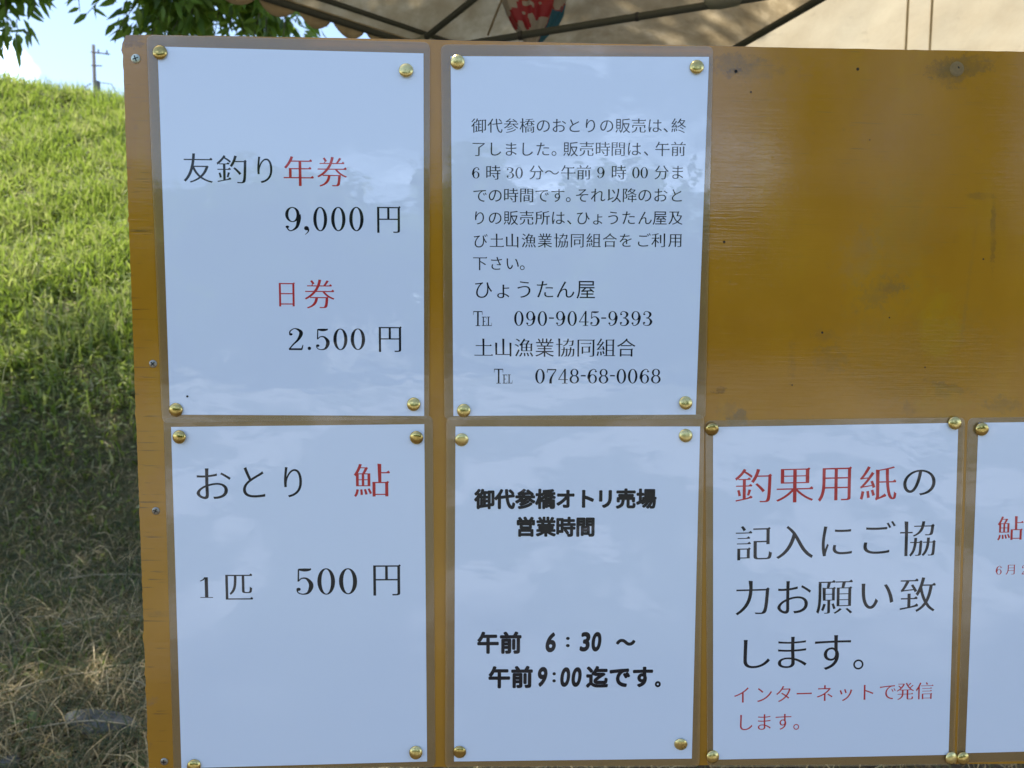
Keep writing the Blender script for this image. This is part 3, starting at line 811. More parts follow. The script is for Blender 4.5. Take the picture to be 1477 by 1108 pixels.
# ------------------------------------------------------------ lettering
def circ(cx, cy, rx, ry, n=28): return [(cx+rx*math.cos(2*math.pi*k/n), cy+ry*math.sin(2*math.pi*k/n)) for k in range(n)]
def rect(x0, y0, x1, y1): return [(x0, y0), (x1, y0), (x1, y1), (x0, y1)]
def stroke(pts, sub=7):
    P = [np.array(p, float) for p in pts]
    if len(P) > 2:
        Q = []
        E_ = [2*P[0]-P[1]]+P+[2*P[-1]-P[-2]]
        for i in range(1, len(E_)-2):
            for k in range(sub):
                t = k/sub; a, b, c, d = E_[i-1:i+3]
                Q.append(.5*((2*b)+(c-a)*t+(2*a-5*b+4*c-d)*t*t+(3*b-a-3*c+d)*t**3))
        Q.append(P[-1])
    else: Q = P
    Lf, Rt = [], []
    for i, q in enumerate(Q):
        d = Q[min(i+1, len(Q)-1)][:2]-Q[max(i-1, 0)][:2]; d = d/(np.linalg.norm(d)+1e-9); nn = np.array([-d[1], d[0]])*(max(q[2], .012)*1.12+.006)/2
        Lf.append(tuple(q[:2]+nn)); Rt.append(tuple(q[:2]-nn))
    return Lf+Rt[::-1]
def ring(cx, cy, rx, ry, ix, iy): return [circ(cx, cy, rx, ry), circ(cx, cy, ix, iy)]
six = [ring(.30, .31, .24, .315, .135, .275), [stroke([(.49, .84, .03), (.43, .95, .035), (.33, .975, .035), (.16, .82, .08), (.09, .5, .115), (.085, .3, .10)])], [circ(.475, .82, .06, .05)]]
SERIF = {
 '0': [ring(.30, .5, .275, .51, .148, .468)],
 '1': [[rect(.245, .02, .355, .985)], [rect(.09, 0, .51, .035)], [stroke([(.10, .80, .03), (.20, .87, .04), (.27, .98, .05)])]],
 '2': [[stroke([(.09, .70, .04), (.10, .86, .04), (.27, .985, .035), (.46, .88, .10), (.49, .72, .115), (.38, .47, .075), (.2, .25, .045), (.06, .04, .04)])], [circ(.125, .72, .062, .055)], [rect(.045, 0, .52, .085)], [stroke([(.51, .03, .05), (.56, .24, .02)])]],
 '3': [[stroke([(.08, .82, .03), (.15, .95, .035), (.28, .985, .035), (.44, .87, .10), (.45, .72, .105), (.36, .58, .05), (.22, .535, .03)])], [stroke([(.22, .54, .03), (.40, .49, .06), (.51, .29, .12), (.43, .08, .08), (.27, .015, .035), (.12, .06, .03), (.07, .18, .03)])], [circ(.115, .79, .06, .055)], [circ(.115, .2, .065, .06)]],
 '4': [[rect(.35, 0.02, .455, .985)], [stroke([(.40, .97, .04), (.03, .27, .035)])], [rect(.01, .24, .58, .285)], [rect(.24, 0, .56, .033)]],
 '5': [[stroke([(.125, .95, .05), (.30, .93, .10), (.46, .945, .07), (.50, .99, .02)])], [stroke([(.13, .96, .035), (.115, .49, .035)])], [stroke([(.115, .5, .03), (.22, .61, .035), (.37, .6, .06), (.49, .43, .11), (.495, .26, .115), (.41, .07, .07), (.26, .015, .035), (.12, .06, .03), (.07, .17, .03)])], [circ(.12, .2, .065, .06)]],
 '6': six,
 '7': [[rect(.07, .9, .55, .985)], [stroke([(.085, .99, .03), (.055, .74, .03)])], [stroke([(.535, .91, .035), (.36, .58, .06), (.26, .3, .10), (.245, .0, .12)])]],
 '8': [ring(.30, .745, .21, .255, .115, .215), ring(.30, .27, .25, .285, .145, .235)],
 ',': [[circ(.12, .62, .11, .2)], [stroke([(.20, .58, .08), (.2, .3, .05), (.06, .02, .02)])]],
 '.': [[circ(.5, .5, .5, .5, 16)]], '-': [[rect(0, 0, 1, 1)]], ':': [[circ(.5, .86, .5, .16, 16)], [circ(.5, .14, .5, .16, 16)]],
 'T': [[rect(.42, .0, .60, .96)], [rect(.0, .94, 1.0, 1.0)], [rect(.25, 0, .78, .04)], [stroke([(.02, .98, .05), (.0, .74, .02)])], [stroke([(.98, .98, .05), (1.0, .74, .02)])]],
 'E': [[rect(.2, .0, .42, 1.0)], [rect(.0, 0, .95, .07)], [rect(.0, .93, .95, 1.0)], [rect(.3, .47, .7, .53)], [stroke([(.93, .0, .06), (1.0, .28, .03)])], [stroke([(.92, .98, .06), (.95, .76, .03)])]],
 'L': [[rect(.2, .0, .42, 1.0)], [rect(.0, 0, .95, .07)], [rect(.0, .94, .62, 1.0)], [stroke([(.93, .0, .06), (1.0, .36, .03)])]],
}
SERIF['9'] = [[[(.6-x, 1-y) for x, y in lp] for lp in lay] for lay in six]
RAW = {}
def raw_glyph(ch):
    if ch in RAW: return RAW[ch]
    cu = bpy.data.curves.new('t', 'FONT'); cu.body = ch; cu.size = 1
    o = bpy.data.objects.new('t', cu); COL.objects.link(o)
    dg = bpy.context.evaluated_depsgraph_get()
    c = o.evaluated_get(dg).to_curve(dg); loops = []
    for sp in c.splines:
        bz = sp.bezier_points; n = len(bz); lp = []
        for i in range(n):
            a, b = bz[i], bz[(i+1) % n]
            p0, p1, p2, p3 = a.co, a.handle_right, b.handle_left, b.co
            L = (p3-p0).length; dv = (p3-p0)/(L+1e-9)
            flat = max(((p1-p0)-dv*(p1-p0).dot(dv)).length, ((p2-p0)-dv*(p2-p0).dot(dv)).length)
            k = 1 if flat < .002 else (5 if L < .25 else 8)
            for q in range(k):
                t = q/k; u = 1-t; v = p0*u**3+p1*3*u*u*t+p2*3*u*t*t+p3*t**3
                if not lp or math.hypot(v.x-lp[-1][0], v.y-lp[-1][1]) > 1e-4: lp.append((v.x, v.y))
        if len(lp) > 2 and math.hypot(lp[0][0]-lp[-1][0], lp[0][1]-lp[-1][1]) < 1e-4: lp.pop()
        if len(lp) > 2: loops.append(lp)
    o.to_curve_clear()
    bpy.data.objects.remove(o); bpy.data.curves.remove(cu)
    RAW[ch] = loops; return loops
def area(lp): return .5*sum(lp[i-1][0]*p[1]-p[0]*lp[i-1][1] for i, p in enumerate(lp))
KANA = set('りのおとはしまたでそれひょうんびをごさいすにインターネット。、〜オトリ')
SHP = {}
def shape(ch, style):
    if (ch, style) in SHP: return SHP[(ch, style)]
    if style == 'p':
        raw = raw_glyph(ch); r_ = .041
        res = [raw]+[[[(x+r_*math.cos(a_), y+r_*math.sin(a_)) for x, y in lp] for lp in raw] for a_ in [math.pi/5*k for k in range(10)]]
    else:
        res = None
        for am, uro in ((1, True), (1, False), (.6, True), (.6, False), (.3, False), (0, False)):
            if style == 's': am *= .62
            cand = shape_m(ch, am, uro)
            exp_ = abs(sum(area(l) for l in cand[0])); got = 0
            if len(nestlist(cand[0])) != len(cand[0]) : continue
            for grp in nested(cand[0]):
                flat = [p for lp in grp for p in lp]
                for tr_ in tessellate_polygon([[Vector((p[0], p[1], 0)) for p in lp] for lp in grp]):
                    got += abs(area([flat[i] for i in tr_]))
            if abs(got-exp_) < .012*exp_+.0004: res = cand; break
        if res is None: res = cand; print('glyph fallback', ch)
        elif (am, uro) != (1, True) and style == 'm': print('glyph weak', ch, am, uro)
    SHP[(ch, style)] = res; return res
def nestlist(loops): return [l for g in nested(loops) for l in g]
def shape_m(ch, am, uro):
    style = 'm'
    loops = raw_glyph(ch)
    big = max(loops, key=lambda l: abs(area(l))); sg = 1 if area(big) > 0 else -1
    res = []
    for lp in loops:
        n = len(lp); P = [np.array(p) for p in lp]
        E_ = [P[(i+1) % n]-P[i] for i in range(n)]; Ln = [np.linalg.norm(e) for e in E_]
        U = [e/l for e, l in zip(E_, Ln)]; No = [np.array([u[1], -u[0]])*sg for u in U]        # outward
        def dd(nv):
            if ch in '。、': return 0
            if ch in KANA: return -am*(-.002+.012*abs(nv[1])**1.5)
            return -am*(-.004+.0215*abs(nv[1])**3)
        Dd = [dd(v) for v in No]; Q = []
        for i in range(n):
            a, b = i-1, i
            c_ = U[a][0]*U[b][1]-U[a][1]*U[b][0]
            pa = P[i]+No[a]*Dd[a]; pb = P[i]+No[b]*Dd[b]
            if abs(c_) > .15:
                w = pb-pa; t = (w[0]*U[b][1]-w[1]*U[b][0])/c_; q = pa+U[a]*t
                if np.linalg.norm(q-P[i]) > .06: q = P[i]+(q-P[i])*.06/np.linalg.norm(q-P[i])
            else: q = (pa+pb)/2
            Q.append(q)
        out_ = []
        for i in range(n):
            q = Q[i]; a, b = (i-1) % n, i
            done = False
            if uro and ch not in KANA:
                # right-hand end cap of a horizontal stroke
                for e_, oth in ((b, (i+1) % n), (a, a)):
                    pass
                nb, na = No[b], No[a]
                conv = (U[a][0]*U[b][1]-U[a][1]*U[b][0])*sg > .5
                top = (na[1] > .95 and nb[0] > .95) or (nb[1] > .95 and na[0] > .95)
                if conv and top:
                    hz, vt = (a, b) if na[1] > .95 else (b, a)
                    if Ln[hz] > .13:
                        if Ln[vt] < .1: tri = [q+np.array([-.085, 0]), q+np.array([-.03, .042]), q+np.array([.012, -.002])]
                        elif Ln[vt] > .12: tri = [q+np.array([-.055, 0]), q+np.array([-.012, .026]), q+np.array([.024, -.004]), q+np.array([0, -.035])]
                        else: tri = [q]
                        if hz == b: tri = tri[::-1]
                        out_ += [tuple(v) for v in tri]; done = True
                elif conv and ((na[1] > .95 and nb[0] < -.95) or (nb[1] > .95 and na[0] < -.95)):
                    hz, vt = (a, b) if na[1] > .95 else (b, a)
                    if Ln[hz] < .1 and Ln[vt] > .15: out_.append((q[0]-.018, q[1]+.012)); done = True
            if not done: out_.append((float(q[0]), float(q[1])))
        res.append(out_)
    return [res]
def nested(loops):
    """split even-odd loops into groups (outer + its holes)"""
    def inside(pt, lp):
        x, y = pt; c = False; j = len(lp)-1
        for i in range(len(lp)):
            if (lp[i][1] > y) != (lp[j][1] > y) and x < (lp[j][0]-lp[i][0])*(y-lp[i][1])/(lp[j][1]-lp[i][1])+lp[i][0]: c = not c
            j = i
        return c
    depth = [sum(inside(l[0], k) for k in loops if k is not l) for l in loops]
    G = []
    for l, d in zip(loops, depth):
        if d % 2 == 0: G.append([l, d, []])
    for l, d in zip(loops, depth):
        if d % 2:
            par = [g for g in G if g[1] == d-1 and inside(l[0], g[0])]
            if par: par[0][2].append(l)
    return [[g[0]]+g[2] for g in G]
def lettering(items, style, ang, mat, yp, parent, ca, sa):
    V, F = [], []
    for ch, cx, cz, w, h, mode in items:
        serif = style in 'ms' and ch in SERIF
        if style == 'p' and ch == ':': serif = True
        layers = SERIF[ch] if serif else shape(ch, style)
        pts = [p for lay in layers for lp in lay for p in lp]
        x0, x1 = min(p[0] for p in pts), max(p[0] for p in pts); y0, y1 = min(p[1] for p in pts), max(p[1] for p in pts)
        if mode == 'b': mx, my, kx, ky = (x0+x1)/2, (y0+y1)/2, w/(x1-x0), h/(y1-y0)
        else: mx, my, kx, ky = .5, .38, w, h
        li = 0
        for lay in layers:
            for grp in nested(lay):
                tess = tessellate_polygon([[Vector((p[0], p[1], 0)) for p in lp] for lp in grp])
                flat = [p for lp in grp for p in lp]; o = len(V)
                for p in flat:
                    u, v = (p[0]-mx)*kx, (p[1]-my)*ky
                    if style == 'p' and ch in '6390': u += v*.10
                    V.append(W(cx+u*ca-v*sa, cz+u*sa+v*ca, yp-.000007*li))
                for t in tess:
                    a, b, c = [flat[i] for i in t]
                    s_ = (b[0]-a[0])*(c[1]-a[1])-(b[1]-a[1])*(c[0]-a[0])
                    F.append(tuple(o+i for i in (t if s_ > 0 else t[::-1])))
                li += 1
    return mobj('lettering', V, F, mat, parent)

TEXT = [
  (1,'k','m',0.0035,[('友',56.8,-104.1,23.6,23.4,'b'),('釣',84.1,-104.6,24.4,22.4,'b'),('り',110.8,-104.8,12.2,21.1,'b')]),
  (1,'r','m',0.0035,[('年',138.2,-105.4,24.5,23.9,'b'),('券',165.4,-105.6,24.1,23.9,'b')]),
  (1,'k','m',0.0035,[('9',133.2,-144.1,12.9,19.7,'b'),(',',144.1,-153.1,4.2,7,'b'),('0',155.3,-143.8,11.4,19.8,'b'),('0',170.1,-143.6,11.8,19.8,'b'),('0',184.9,-143.4,11.8,19.8,'b'),('円',211.5,-143.5,19.3,21.8,'b')]),
  (1,'r','m',0.0035,[('日',127.3,-205.6,13.2,19.9,'b'),('券',154.1,-205.1,24.4,23.9,'b')]),
  (1,'k','m',0.0035,[('2',134.1,-242.5,12.2,18.3,'b'),('.',145.1,-250.1,2.9,2.9,'b'),('5',156.3,-242.5,11.5,18,'b'),('0',170.9,-242.4,11.7,18,'b'),('0',185.4,-242.2,12,18,'b'),('円',212.3,-241.9,19.1,21.5,'b')]),
  (3,'k','m',0.005,[('お',63.3,-365,28.9,26.3,'b'),('と',97,-363.6,18.6,26.1,'b'),('り',129.8,-363.4,15.1,25.9,'b')]),
  (3,'r','m',0.005,[('鮎',196.3,-361.5,30.6,28.6,'b')]),
  (3,'k','m',0.005,[('1',55.2,-454.7,10.8,18.2,'b'),('匹',82.9,-453.9,23.2,22.9,'b')]),
  (3,'k','m',0.005,[('5',138.6,-449.5,14.7,23.3,'b'),('0',156.8,-449.5,15.1,23.3,'b'),('0',175.4,-449.3,15.5,23,'b'),('円',208.7,-448.2,23.6,27.5,'b')]),
  (2,'k','s',0.0028,[('御',285.2,-66.8,12.9,12.6,'e'),('代',298.4,-66.6,12.9,12.6,'e'),('参',311.5,-66.4,12.9,12.6,'e'),('橋',324.7,-66.1,13,12.6,'e'),('の',338,-65.9,13,12.6,'e'),('お',350.8,-65.7,13,12.7,'e'),('と',363.4,-65.5,13,12.7,'e'),('り',376.7,-65.3,13,12.7,'e'),('の',390.2,-65.1,13,12.7,'e'),('販',403.4,-64.9,13,12.7,'e'),('売',416.6,-64.7,13.1,12.7,'e'),('は',429.8,-64.5,13.1,12.7,'e'),('、',442.9,-64.3,13.1,12.7,'e'),('終',449.7,-64.2,13.1,12.7,'e')]),
  (2,'k','s',0.0028,[('了',285.3,-85.4,12.9,12.7,'e'),('し',298.4,-85.2,13,12.7,'e'),('ま',311.5,-85.1,13,12.7,'e'),('し',324.5,-84.9,13,12.7,'e'),('た',337.8,-84.7,13,12.7,'e'),('。',351,-84.5,13,12.7,'e'),('販',360.7,-84.3,13,12.7,'e'),('売',373.9,-84.1,13,12.7,'e'),('時',387.1,-83.9,13.1,12.7,'e'),('間',400,-83.7,13.1,12.7,'e'),('は',413.1,-83.5,13.1,12.7,'e'),('、',427.1,-83.3,13.1,12.8,'e'),('午',436.6,-83.2,13.1,12.8,'e'),('前',449.8,-83,13.1,12.8,'e')]),
  (2,'k','s',0.0028,[('6',282.8,-104.7,6.2,9.1,'b'),('時',297,-104.2,13,12.8,'e'),('3',311.4,-104.3,6.2,9.1,'b'),('0',318.5,-104.2,6.2,9.1,'b'),('分',332.6,-103.6,13,12.8,'e'),('〜',345.6,-103.5,13,12.8,'e'),('午',359,-103.3,13.1,12.8,'e'),('前',371.9,-103.1,13.1,12.8,'e'),('9',386.1,-103.1,6.2,9.1,'b'),('時',400.7,-102.6,13.1,12.8,'e'),('0',415.1,-102.7,6.2,9.1,'b'),('0',422,-102.6,6.2,9.2,'b'),('分',436.3,-102.1,13.1,12.8,'e'),('ま',449.6,-101.9,13.2,12.8,'e')]),
  (2,'k','s',0.0028,[('で',286.4,-122.8,12.9,12.7,'e'),('の',299,-122.6,12.9,12.7,'e'),('時',311.8,-122.4,12.9,12.7,'e'),('間',324.9,-122.2,12.9,12.7,'e'),('で',337.6,-122.1,12.9,12.7,'e'),('す',350.6,-121.9,12.9,12.7,'e'),('。',363.3,-121.7,12.9,12.7,'e'),('そ',371,-121.6,12.9,12.7,'e'),('れ',383.9,-121.4,13,12.7,'e'),('以',397.1,-121.3,13,12.7,'e'),('降',410.2,-121.1,13,12.7,'e'),('の',423,-120.9,13,12.7,'e'),('お',436,-120.7,13,12.7,'e'),('と',449.4,-120.6,13,12.7,'e')]),
  (2,'k','s',0.0028,[('り',286.1,-141.1,12.7,12.6,'e'),('の',299.1,-140.9,12.7,12.6,'e'),('販',312,-140.8,12.8,12.6,'e'),('売',325.1,-140.6,12.8,12.6,'e'),('所',338.2,-140.4,12.8,12.6,'e'),('は',351.1,-140.3,12.8,12.6,'e'),('、',364.3,-140.1,12.8,12.6,'e'),('ひ',371.8,-140,12.8,12.6,'e'),('ょ',384.3,-139.9,12.8,12.6,'e'),('う',397.1,-139.7,12.8,12.6,'e'),('た',409.8,-139.5,12.9,12.6,'e'),('ん',423.5,-139.4,12.9,12.6,'e'),('屋',436,-139.2,12.9,12.6,'e'),('及',449.1,-139,12.9,12.6,'e')]),
  (2,'k','s',0.0028,[('び',286.9,-159.8,12.8,12.6,'e'),('土',300.5,-159.6,12.8,12.6,'e'),('山',313.4,-159.4,12.8,12.6,'e'),('漁',327,-159.2,12.8,12.6,'e'),('業',340.5,-159,12.8,12.6,'e'),('協',353.9,-158.8,12.8,12.7,'e'),('同',367.4,-158.6,12.8,12.7,'e'),('組',381,-158.4,12.9,12.7,'e'),('合',394.5,-158.2,12.9,12.7,'e'),('を',407.9,-158,12.9,12.7,'e'),('ご',422.6,-157.8,12.9,12.7,'e'),('利',435.4,-157.6,12.9,12.7,'e'),('用',449.4,-157.4,12.9,12.7,'e')]),
  (2,'k','s',0.0028,[('下',286.7,-178.3,12.8,12.7,'e'),('さ',300.3,-178.2,12.8,12.7,'e'),('い',313.6,-178,12.8,12.7,'e'),('。',325.8,-177.9,12.8,12.7,'e')]),
  (2,'k','m',0.0028,[('ひ',289.5,-199.8,16.9,16.8,'e'),('ょ',306.4,-199.6,16.9,16.8,'e'),('う',323.7,-199.4,17,16.8,'e'),('た',341,-199.2,17,16.8,'e'),('ん',358.1,-199.1,17,16.8,'e'),('屋',375.4,-198.9,17,16.9,'e')]),
  (2,'k','m',0.0028,[('T',285.2,-224.1,7.7,12.4,'b'),('E',290.6,-226.4,4.1,7.7,'b'),('L',294.9,-226.3,4.2,7.7,'b'),('0',319.5,-223.7,7.9,12.4,'b'),('9',329.5,-223.7,7.9,12.4,'b'),('0',339.2,-223.6,7.9,12.4,'b'),('-',346.8,-223.1,4.1,1.1,'b'),('9',354.5,-223.4,7.9,12.4,'b'),('0',364.2,-223.3,7.9,12.4,'b'),('4',374,-223.2,7.9,12.4,'b'),('5',383.4,-223.2,7.9,12.4,'b'),('-',390.7,-222.7,4.1,1.1,'b'),('9',398.5,-223,7.9,12.4,'b'),('3',408.3,-222.9,7.9,12.4,'b'),('9',418,-222.8,7.9,12.4,'b'),('3',427.8,-222.7,7.9,12.4,'b')]),
  (2,'k','m',0.0028,[('土',290.1,-248.3,16.9,16.9,'e'),('山',306.8,-248.1,16.9,16.9,'e'),('漁',324,-248,16.9,16.9,'e'),('業',341.4,-247.9,16.9,16.9,'e'),('協',358.8,-247.7,16.9,16.9,'e'),('同',376.1,-247.6,17,16.9,'e'),('組',393.1,-247.4,17,16.9,'e'),('合',410.1,-247.3,17,16.9,'e')]),
  (2,'k','m',0.0028,[('T',302.9,-272.2,7.6,12.4,'b'),('E',308.3,-274.6,4,7.6,'b'),('L',312.6,-274.5,4.1,7.6,'b'),('0',337.8,-272,8.1,12.4,'b'),('7',347.5,-271.9,8.1,12.4,'b'),('4',357.3,-271.8,8.1,12.4,'b'),('8',366.8,-271.7,8.1,12.4,'b'),('-',374.3,-271.3,4.1,1.1,'b'),('6',381.9,-271.6,8.1,12.4,'b'),('8',391.5,-271.6,8.1,12.4,'b'),('-',399,-271.1,4.1,1.1,'b'),('0',406.6,-271.5,8.1,12.4,'b'),('0',416.2,-271.4,8.1,12.4,'b'),('6',426.1,-271.3,8.1,12.4,'b'),('8',435.9,-271.2,8.2,12.4,'b')]),
  (4,'k','p',0.003,[('御',291.9,-377.1,17.3,17.6,'e'),('代',309,-377,17.3,17.6,'e'),('参',326.4,-376.9,17.3,17.6,'e'),('橋',343.7,-376.8,17.4,17.6,'e'),('オ',360.9,-376.7,17.4,17.6,'e'),('ト',378.5,-376.5,17.4,17.6,'e'),('リ',395.1,-376.4,17.4,17.7,'e'),('売',412.6,-376.3,17.5,17.7,'e'),('場',430.2,-376.2,17.5,17.7,'e')]),
  (4,'k','p',0.003,[('営',327.1,-401,17.2,17.6,'e'),('業',344.4,-401,17.3,17.6,'e'),('時',361.3,-401,17.3,17.6,'e'),('間',378.3,-400.9,17.3,17.6,'e')]),
  (4,'k','p',0.003,[('午',295.6,-503.4,19.2,19.8,'e'),('前',315.2,-503.4,19.2,19.9,'e'),('6',350.2,-503.1,9,17.9,'b'),(':',364.8,-502.9,3.3,9.3,'b'),('3',379.9,-502.7,8.5,17.5,'b'),('0',389.7,-502.7,8.5,17.5,'b'),('〜',415.2,-503.2,17.1,6.2,'b')]),
  (4,'k','p',0.003,[('午',305.6,-534.4,19.3,20,'e'),('前',325.3,-534.2,19.3,20,'e'),('9',343,-534.2,8.5,18,'b'),(':',353.3,-534.6,3,9.2,'b'),('0',363,-534.4,8.5,17.8,'b'),('0',372.9,-534.4,8.7,17.8,'b'),('迄',390.8,-534.5,19.4,20.1,'e'),('で',410.6,-534.4,19.5,20.1,'e'),('す',430.7,-534.3,19.5,20.1,'e'),('。',444.2,-541.1,5.3,5.6,'b')]),
  (5,'r','m',0.0265,[('釣',522.5,-364.8,31.9,29.5,'b'),('果',558.4,-364.2,32.2,30.3,'b'),('用',593.2,-363.3,29.3,30.3,'b'),('紙',630.9,-362.4,32.2,30.3,'b')]),
  (5,'k','m',0.0265,[('の',666.9,-361.6,28.3,22.5,'b')]),
  (5,'k','m',0.0265,[('記',524.6,-415,31.6,30.2,'b'),('入',560.3,-414.3,32.1,29.1,'b'),('に',597.2,-413.3,26.6,26.4,'b'),('ご',634.4,-410.1,28,28.8,'b'),('協',668.3,-411.1,31.7,31.5,'b')]),
  (5,'k','m',0.0265,[('力',525.3,-463.8,29.7,30.8,'b'),('お',561.8,-463.3,29.5,29.1,'b'),('願',597.2,-463,32,30.5,'b'),('い',635.1,-462.2,28.4,22.8,'b'),('致',670.8,-461,31.5,31.1,'b')]),
  (5,'k','m',0.0265,[('し',530.7,-514.2,23.5,25.8,'b'),('ま',562.1,-512.9,25.5,28.2,'b'),('す',598,-513.1,32,31.3,'b'),('。',621.2,-524,9.2,9.2,'b')]),
  (5,'r','m',0.0265,[('イ',518.9,-551.5,16.7,17.2,'e'),('ン',538.3,-551.1,16.8,17.2,'e'),('タ',555.9,-550.7,16.8,17.3,'e'),('ー',574.2,-550.4,16.8,17.3,'e'),('ネ',592.4,-550,16.8,17.3,'e'),('ッ',611,-549.6,16.9,17.3,'e'),('ト',630,-549.3,16.9,17.3,'e'),('で',648.6,-548.9,16.9,17.3,'e'),('発',664.3,-548.6,16.9,17.3,'e'),('信',681.6,-548.2,16.9,17.3,'e')]),
  (5,'r','m',0.0265,[('し',522.5,-576.4,16.8,17.3,'e'),('ま',539.3,-576.2,16.8,17.3,'e'),('す',556.5,-576,16.8,17.4,'e'),('。',573.3,-575.8,16.9,17.4,'e')]),
  (6,'r','m',0.02,[('鮎',749.9,-401.7,22.8,21.4,'b')]),
  (6,'r','m',0.02,[('6',741.8,-439.3,5.3,7.9,'b'),('月',752.2,-438.7,8.2,9,'b'),('2',765,-438.7,5.3,8.3,'b')]),
]


# ------------------------------------------------------------ laminated notices
def glossy_normal(m):
    p = m.pos()
    a = m.bump(m.noise(m.map(p, scale=(1, 1, .6)), 5, 2, .5, .4), .35, .010)
    return m.bump(m.noise(m.map(p, scale=(1, 1, 1.6)), 34, 2, .5), .13, .0012, a)
m = Mat('laminated_paper'); p = m.pos()
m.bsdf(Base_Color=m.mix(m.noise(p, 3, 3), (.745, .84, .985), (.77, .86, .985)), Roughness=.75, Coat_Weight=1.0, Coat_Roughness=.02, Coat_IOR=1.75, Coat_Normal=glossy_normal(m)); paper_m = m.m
def ink(name, c):
    m = Mat(name); m.bsdf(Base_Color=c, Roughness=.8, Coat_Weight=1.0, Coat_Roughness=.02, Coat_IOR=1.5, Coat_Normal=glossy_normal(m), Specular_IOR_Level=.1); return m.m
INK = {'k': ink('black_print', (.010, .011, .016)), 'r': ink('red_print', (.52, .035, .035))}
m = Mat('clear_film')
fr = m.node('ShaderNodeFresnel', IOR=1.62); nr = glossy_normal(m)
gl = m.node('ShaderNodeBsdfGlossy', Roughness=.06, Normal=nr, Color=(1, 1, 1)); tr = m.node('ShaderNodeBsdfTransparent', Color=(.985, .98, .965)); df = m.node('ShaderNodeBsdfDiffuse', Color=(.64, .47, .22))
x1_ = m.node('ShaderNodeMixShader', Fac=.24); m.l.new(tr.outputs[0], x1_.inputs[1]); m.l.new(df.outputs[0], x1_.inputs[2])
x2_ = m.node('ShaderNodeMixShader', Fac=m.math('MULTIPLY', fr.outputs[0], 1.4)); m.l.new(x1_.outputs[0], x2_.inputs[1]); m.l.new(gl.outputs[0], x2_.inputs[2])
film = m.surf(x2_.outputs[0])
film_edge = plain('film_edge', (.72, .64, .48), .3)  # edge coloured lighter than the film, a thin highlight put into the colour

LAB = {1: 'laminated notice with annual and day fishing ticket prices, 9,000 and 2.500 yen',
       2: 'laminated notice full of small text with two telephone numbers',
       3: 'laminated notice pricing one decoy sweetfish at 500 yen',
       4: 'laminated notice with bold black opening hours 6:30 to 9:00',
       5: 'laminated notice with large writing and first words in red, asking for catch forms',
       6: 'laminated notice cut off by the right picture edge with small red writing'}
PAPER = {1: [(27.0, -8.8), (240.0, -10.3), (240.5, -306.3), (28.8, -306.4)], 2: [(262.0, -12.1), (473.1, -8.9), (470.8, -303.7), (265.1, -306.1)],
         3: [(29.1, -316.9), (240.5, -313.3), (242.9, -611.2), (29.9, -616.1)], 4: [(266.9, -315.0), (474.7, -313.8), (476.1, -609.4), (266.6, -610.7)],
         5: [(486.0, -314.3), (698.0, -309.5), (706.5, -607.6), (495.3, -610.8)], 6: [(716.1, -309.4), (926.0, -305.2), (932.0, -602.2), (722.2, -606.4)]}
POUCH = {1: [(18.4, .2), (245.1, -1.5), (244.6, -308.6), (22.0, -313.4)], 2: [(254.1, -3.0), (476.2, -.3), (479.2, -307.2), (257.5, -309.7)],
         3: [(23.0, -309.3), (247.6, -306.2), (250.2, -616.3), (23.2, -623.0)], 4: [(259.2, -306.7), (478.0, -303.7), (483.1, -617.2), (258.7, -616.4)],
         5: [(479.3, -309.0), (703.7, -304.7), (712.1, -617.3), (490.5, -617.9)], 6: [(706.8, -305.3), (933.1, -301.0), (940.4, -611.0), (715.1, -615.4)]}
ANG = {1: 0, 2: .0035, 3: .0028, 4: .005, 5: .0265, 6: .02}
ORDER = {1: 1, 2: 1, 3: 0, 4: 2, 5: 1, 6: 0}
for i in range(1, 7):
    y0 = -.0004-.00055*ORDER[i]
    nt = thing('notice', LAB[i], 'notice', W((PAPER[i][3][0]+PAPER[i][2][0])/2, PAPER[i][3][1], 0), 'laminated notices pinned to the board')
    q = rounded([Vector(v) for v in POUCH[i]], 5)
    V, F = prism([(x/1000, ZT+z/1000) for x, z in q], y0, y0+.00032)
    mobj('laminate_film', V, [F[0]]+F[2:], [film, film_edge], nt, mi=[0]+[1]*(len(F)-2))
    q = [PAPER[i][k] for k in (3, 2, 1, 0)]
    V, F = prism([(x/1000, ZT+z/1000) for x, z in q], y0-.00010, y0-.00002)
    pp = mobj('paper', V, F, paper_m, nt)
    for sh, c_, st, ang, items in TEXT:
        if sh == i: lettering(items, st, ang, INK[c_], y0-.00014, pp, math.cos(ang), math.sin(ang))
# specks of dirt on the first notice
mobj('speck', *disc(43.5, -291, .9, -.0014, -.0011, 7), black, bpy.data.objects['notice'])

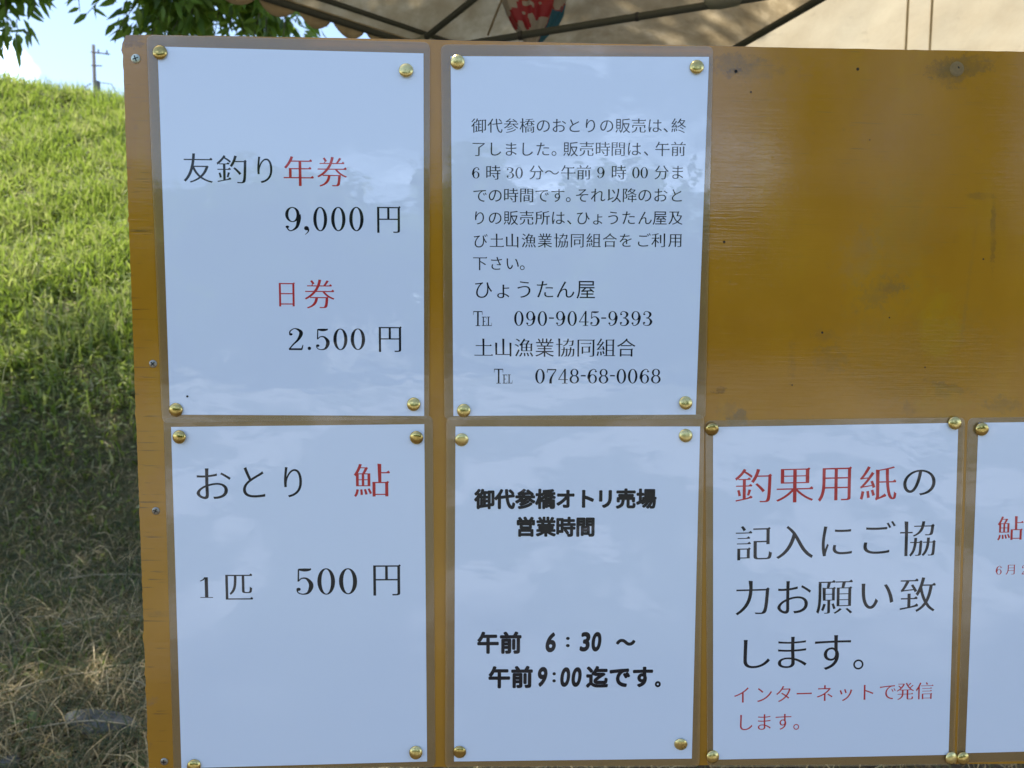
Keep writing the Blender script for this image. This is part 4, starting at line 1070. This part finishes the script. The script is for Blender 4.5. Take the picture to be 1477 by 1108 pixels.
# ------------------------------------------------------------ brass drawing pins
m = Mat('brass'); p = m.pos(); n1 = m.math('ADD', m.noise(p, 130, 4, .7), m.math('MULTIPLY', m.math('SUBTRACT', m.node('ShaderNodeObjectInfo').outputs['Random'], .6), .45))
m.bsdf(Base_Color=m.ramp(n1, [(.1, (.36, .25, .09)), (.35, (.60, .45, .15)), (.7, (.82, .68, .30))]), Metallic=1.0, Roughness=m.span(n1, .3, .8, .16, .34)); brass = m.m
pts = [(29.1, -13.6), (226.0, -24.2), (34.1, -302.3), (231.8, -296.3), (267.6, -16.9), (463.0, -17.4), (273.8, -301.4), (461.6, -293.7), (36.3, -325.1), (234.1, -324.6), (41.3, -613.1), (233.2, -602.2),
       (272.2, -326.2), (462.4, -321.6), (271.4, -601.8), (465.8, -595.9), (484.9, -316.1), (694.3, -309.5), (494.5, -607.6), (708.6, -610.2), (718.3, -314.8), (719.3, -610.3)]
NM = ['the ticket price notice', 'the small print notice with telephone numbers', 'the 500 yen notice', 'the bold opening hours notice', 'the notice beginning in red writing', 'the cut off notice at the right']
CR = ['top left', 'top right', 'bottom left', 'bottom right']
prof_ = [(5.75, 0.0), (5.8, -.35), (5.45, -.95), (4.75, -1.55), (3.7, -2.05), (2.3, -2.4), (1.0, -2.52)]
n = 28; rings = [[(r*math.cos(2*math.pi*k/n)/1000, y/1000, r*math.sin(2*math.pi*k/n)/1000) for k in range(n)] for r, y in prof_]
me = bpy.data.meshes.new('drawing_pin'); V = [v for r in rings for v in r]+[(0, -.00254, 0)]; F = []
for i in range(len(prof_)-1):
    for k in range(n): F.append((i*n+(k+1) % n, i*n+k, (i+1)*n+k, (i+1)*n+(k+1) % n))
L0 = (len(prof_)-1)*n
for k in range(n): F.append((L0+(k+1) % n, L0+k, len(V)-1))
me.from_pydata(V, [], F); me.materials.append(brass); me.polygons.foreach_set('use_smooth', [True]*len(F)); me.update()
for q, (x, z) in enumerate(pts):
    sidx, cidx = (q//4, q % 4) if q < 20 else (5, 0 if q == 20 else 2)
    o = bpy.data.objects.new('drawing_pin', me); link(o)
    o.location = W(x, z, -.0019); o.rotation_euler = (random.uniform(-.17, .17), 0, random.uniform(-.17, .17))
    tag(o, 'brass drawing pin in the %s corner of %s' % (CR[cidx], NM[sidx]), 'drawing pin', 'brass pins holding the notices')
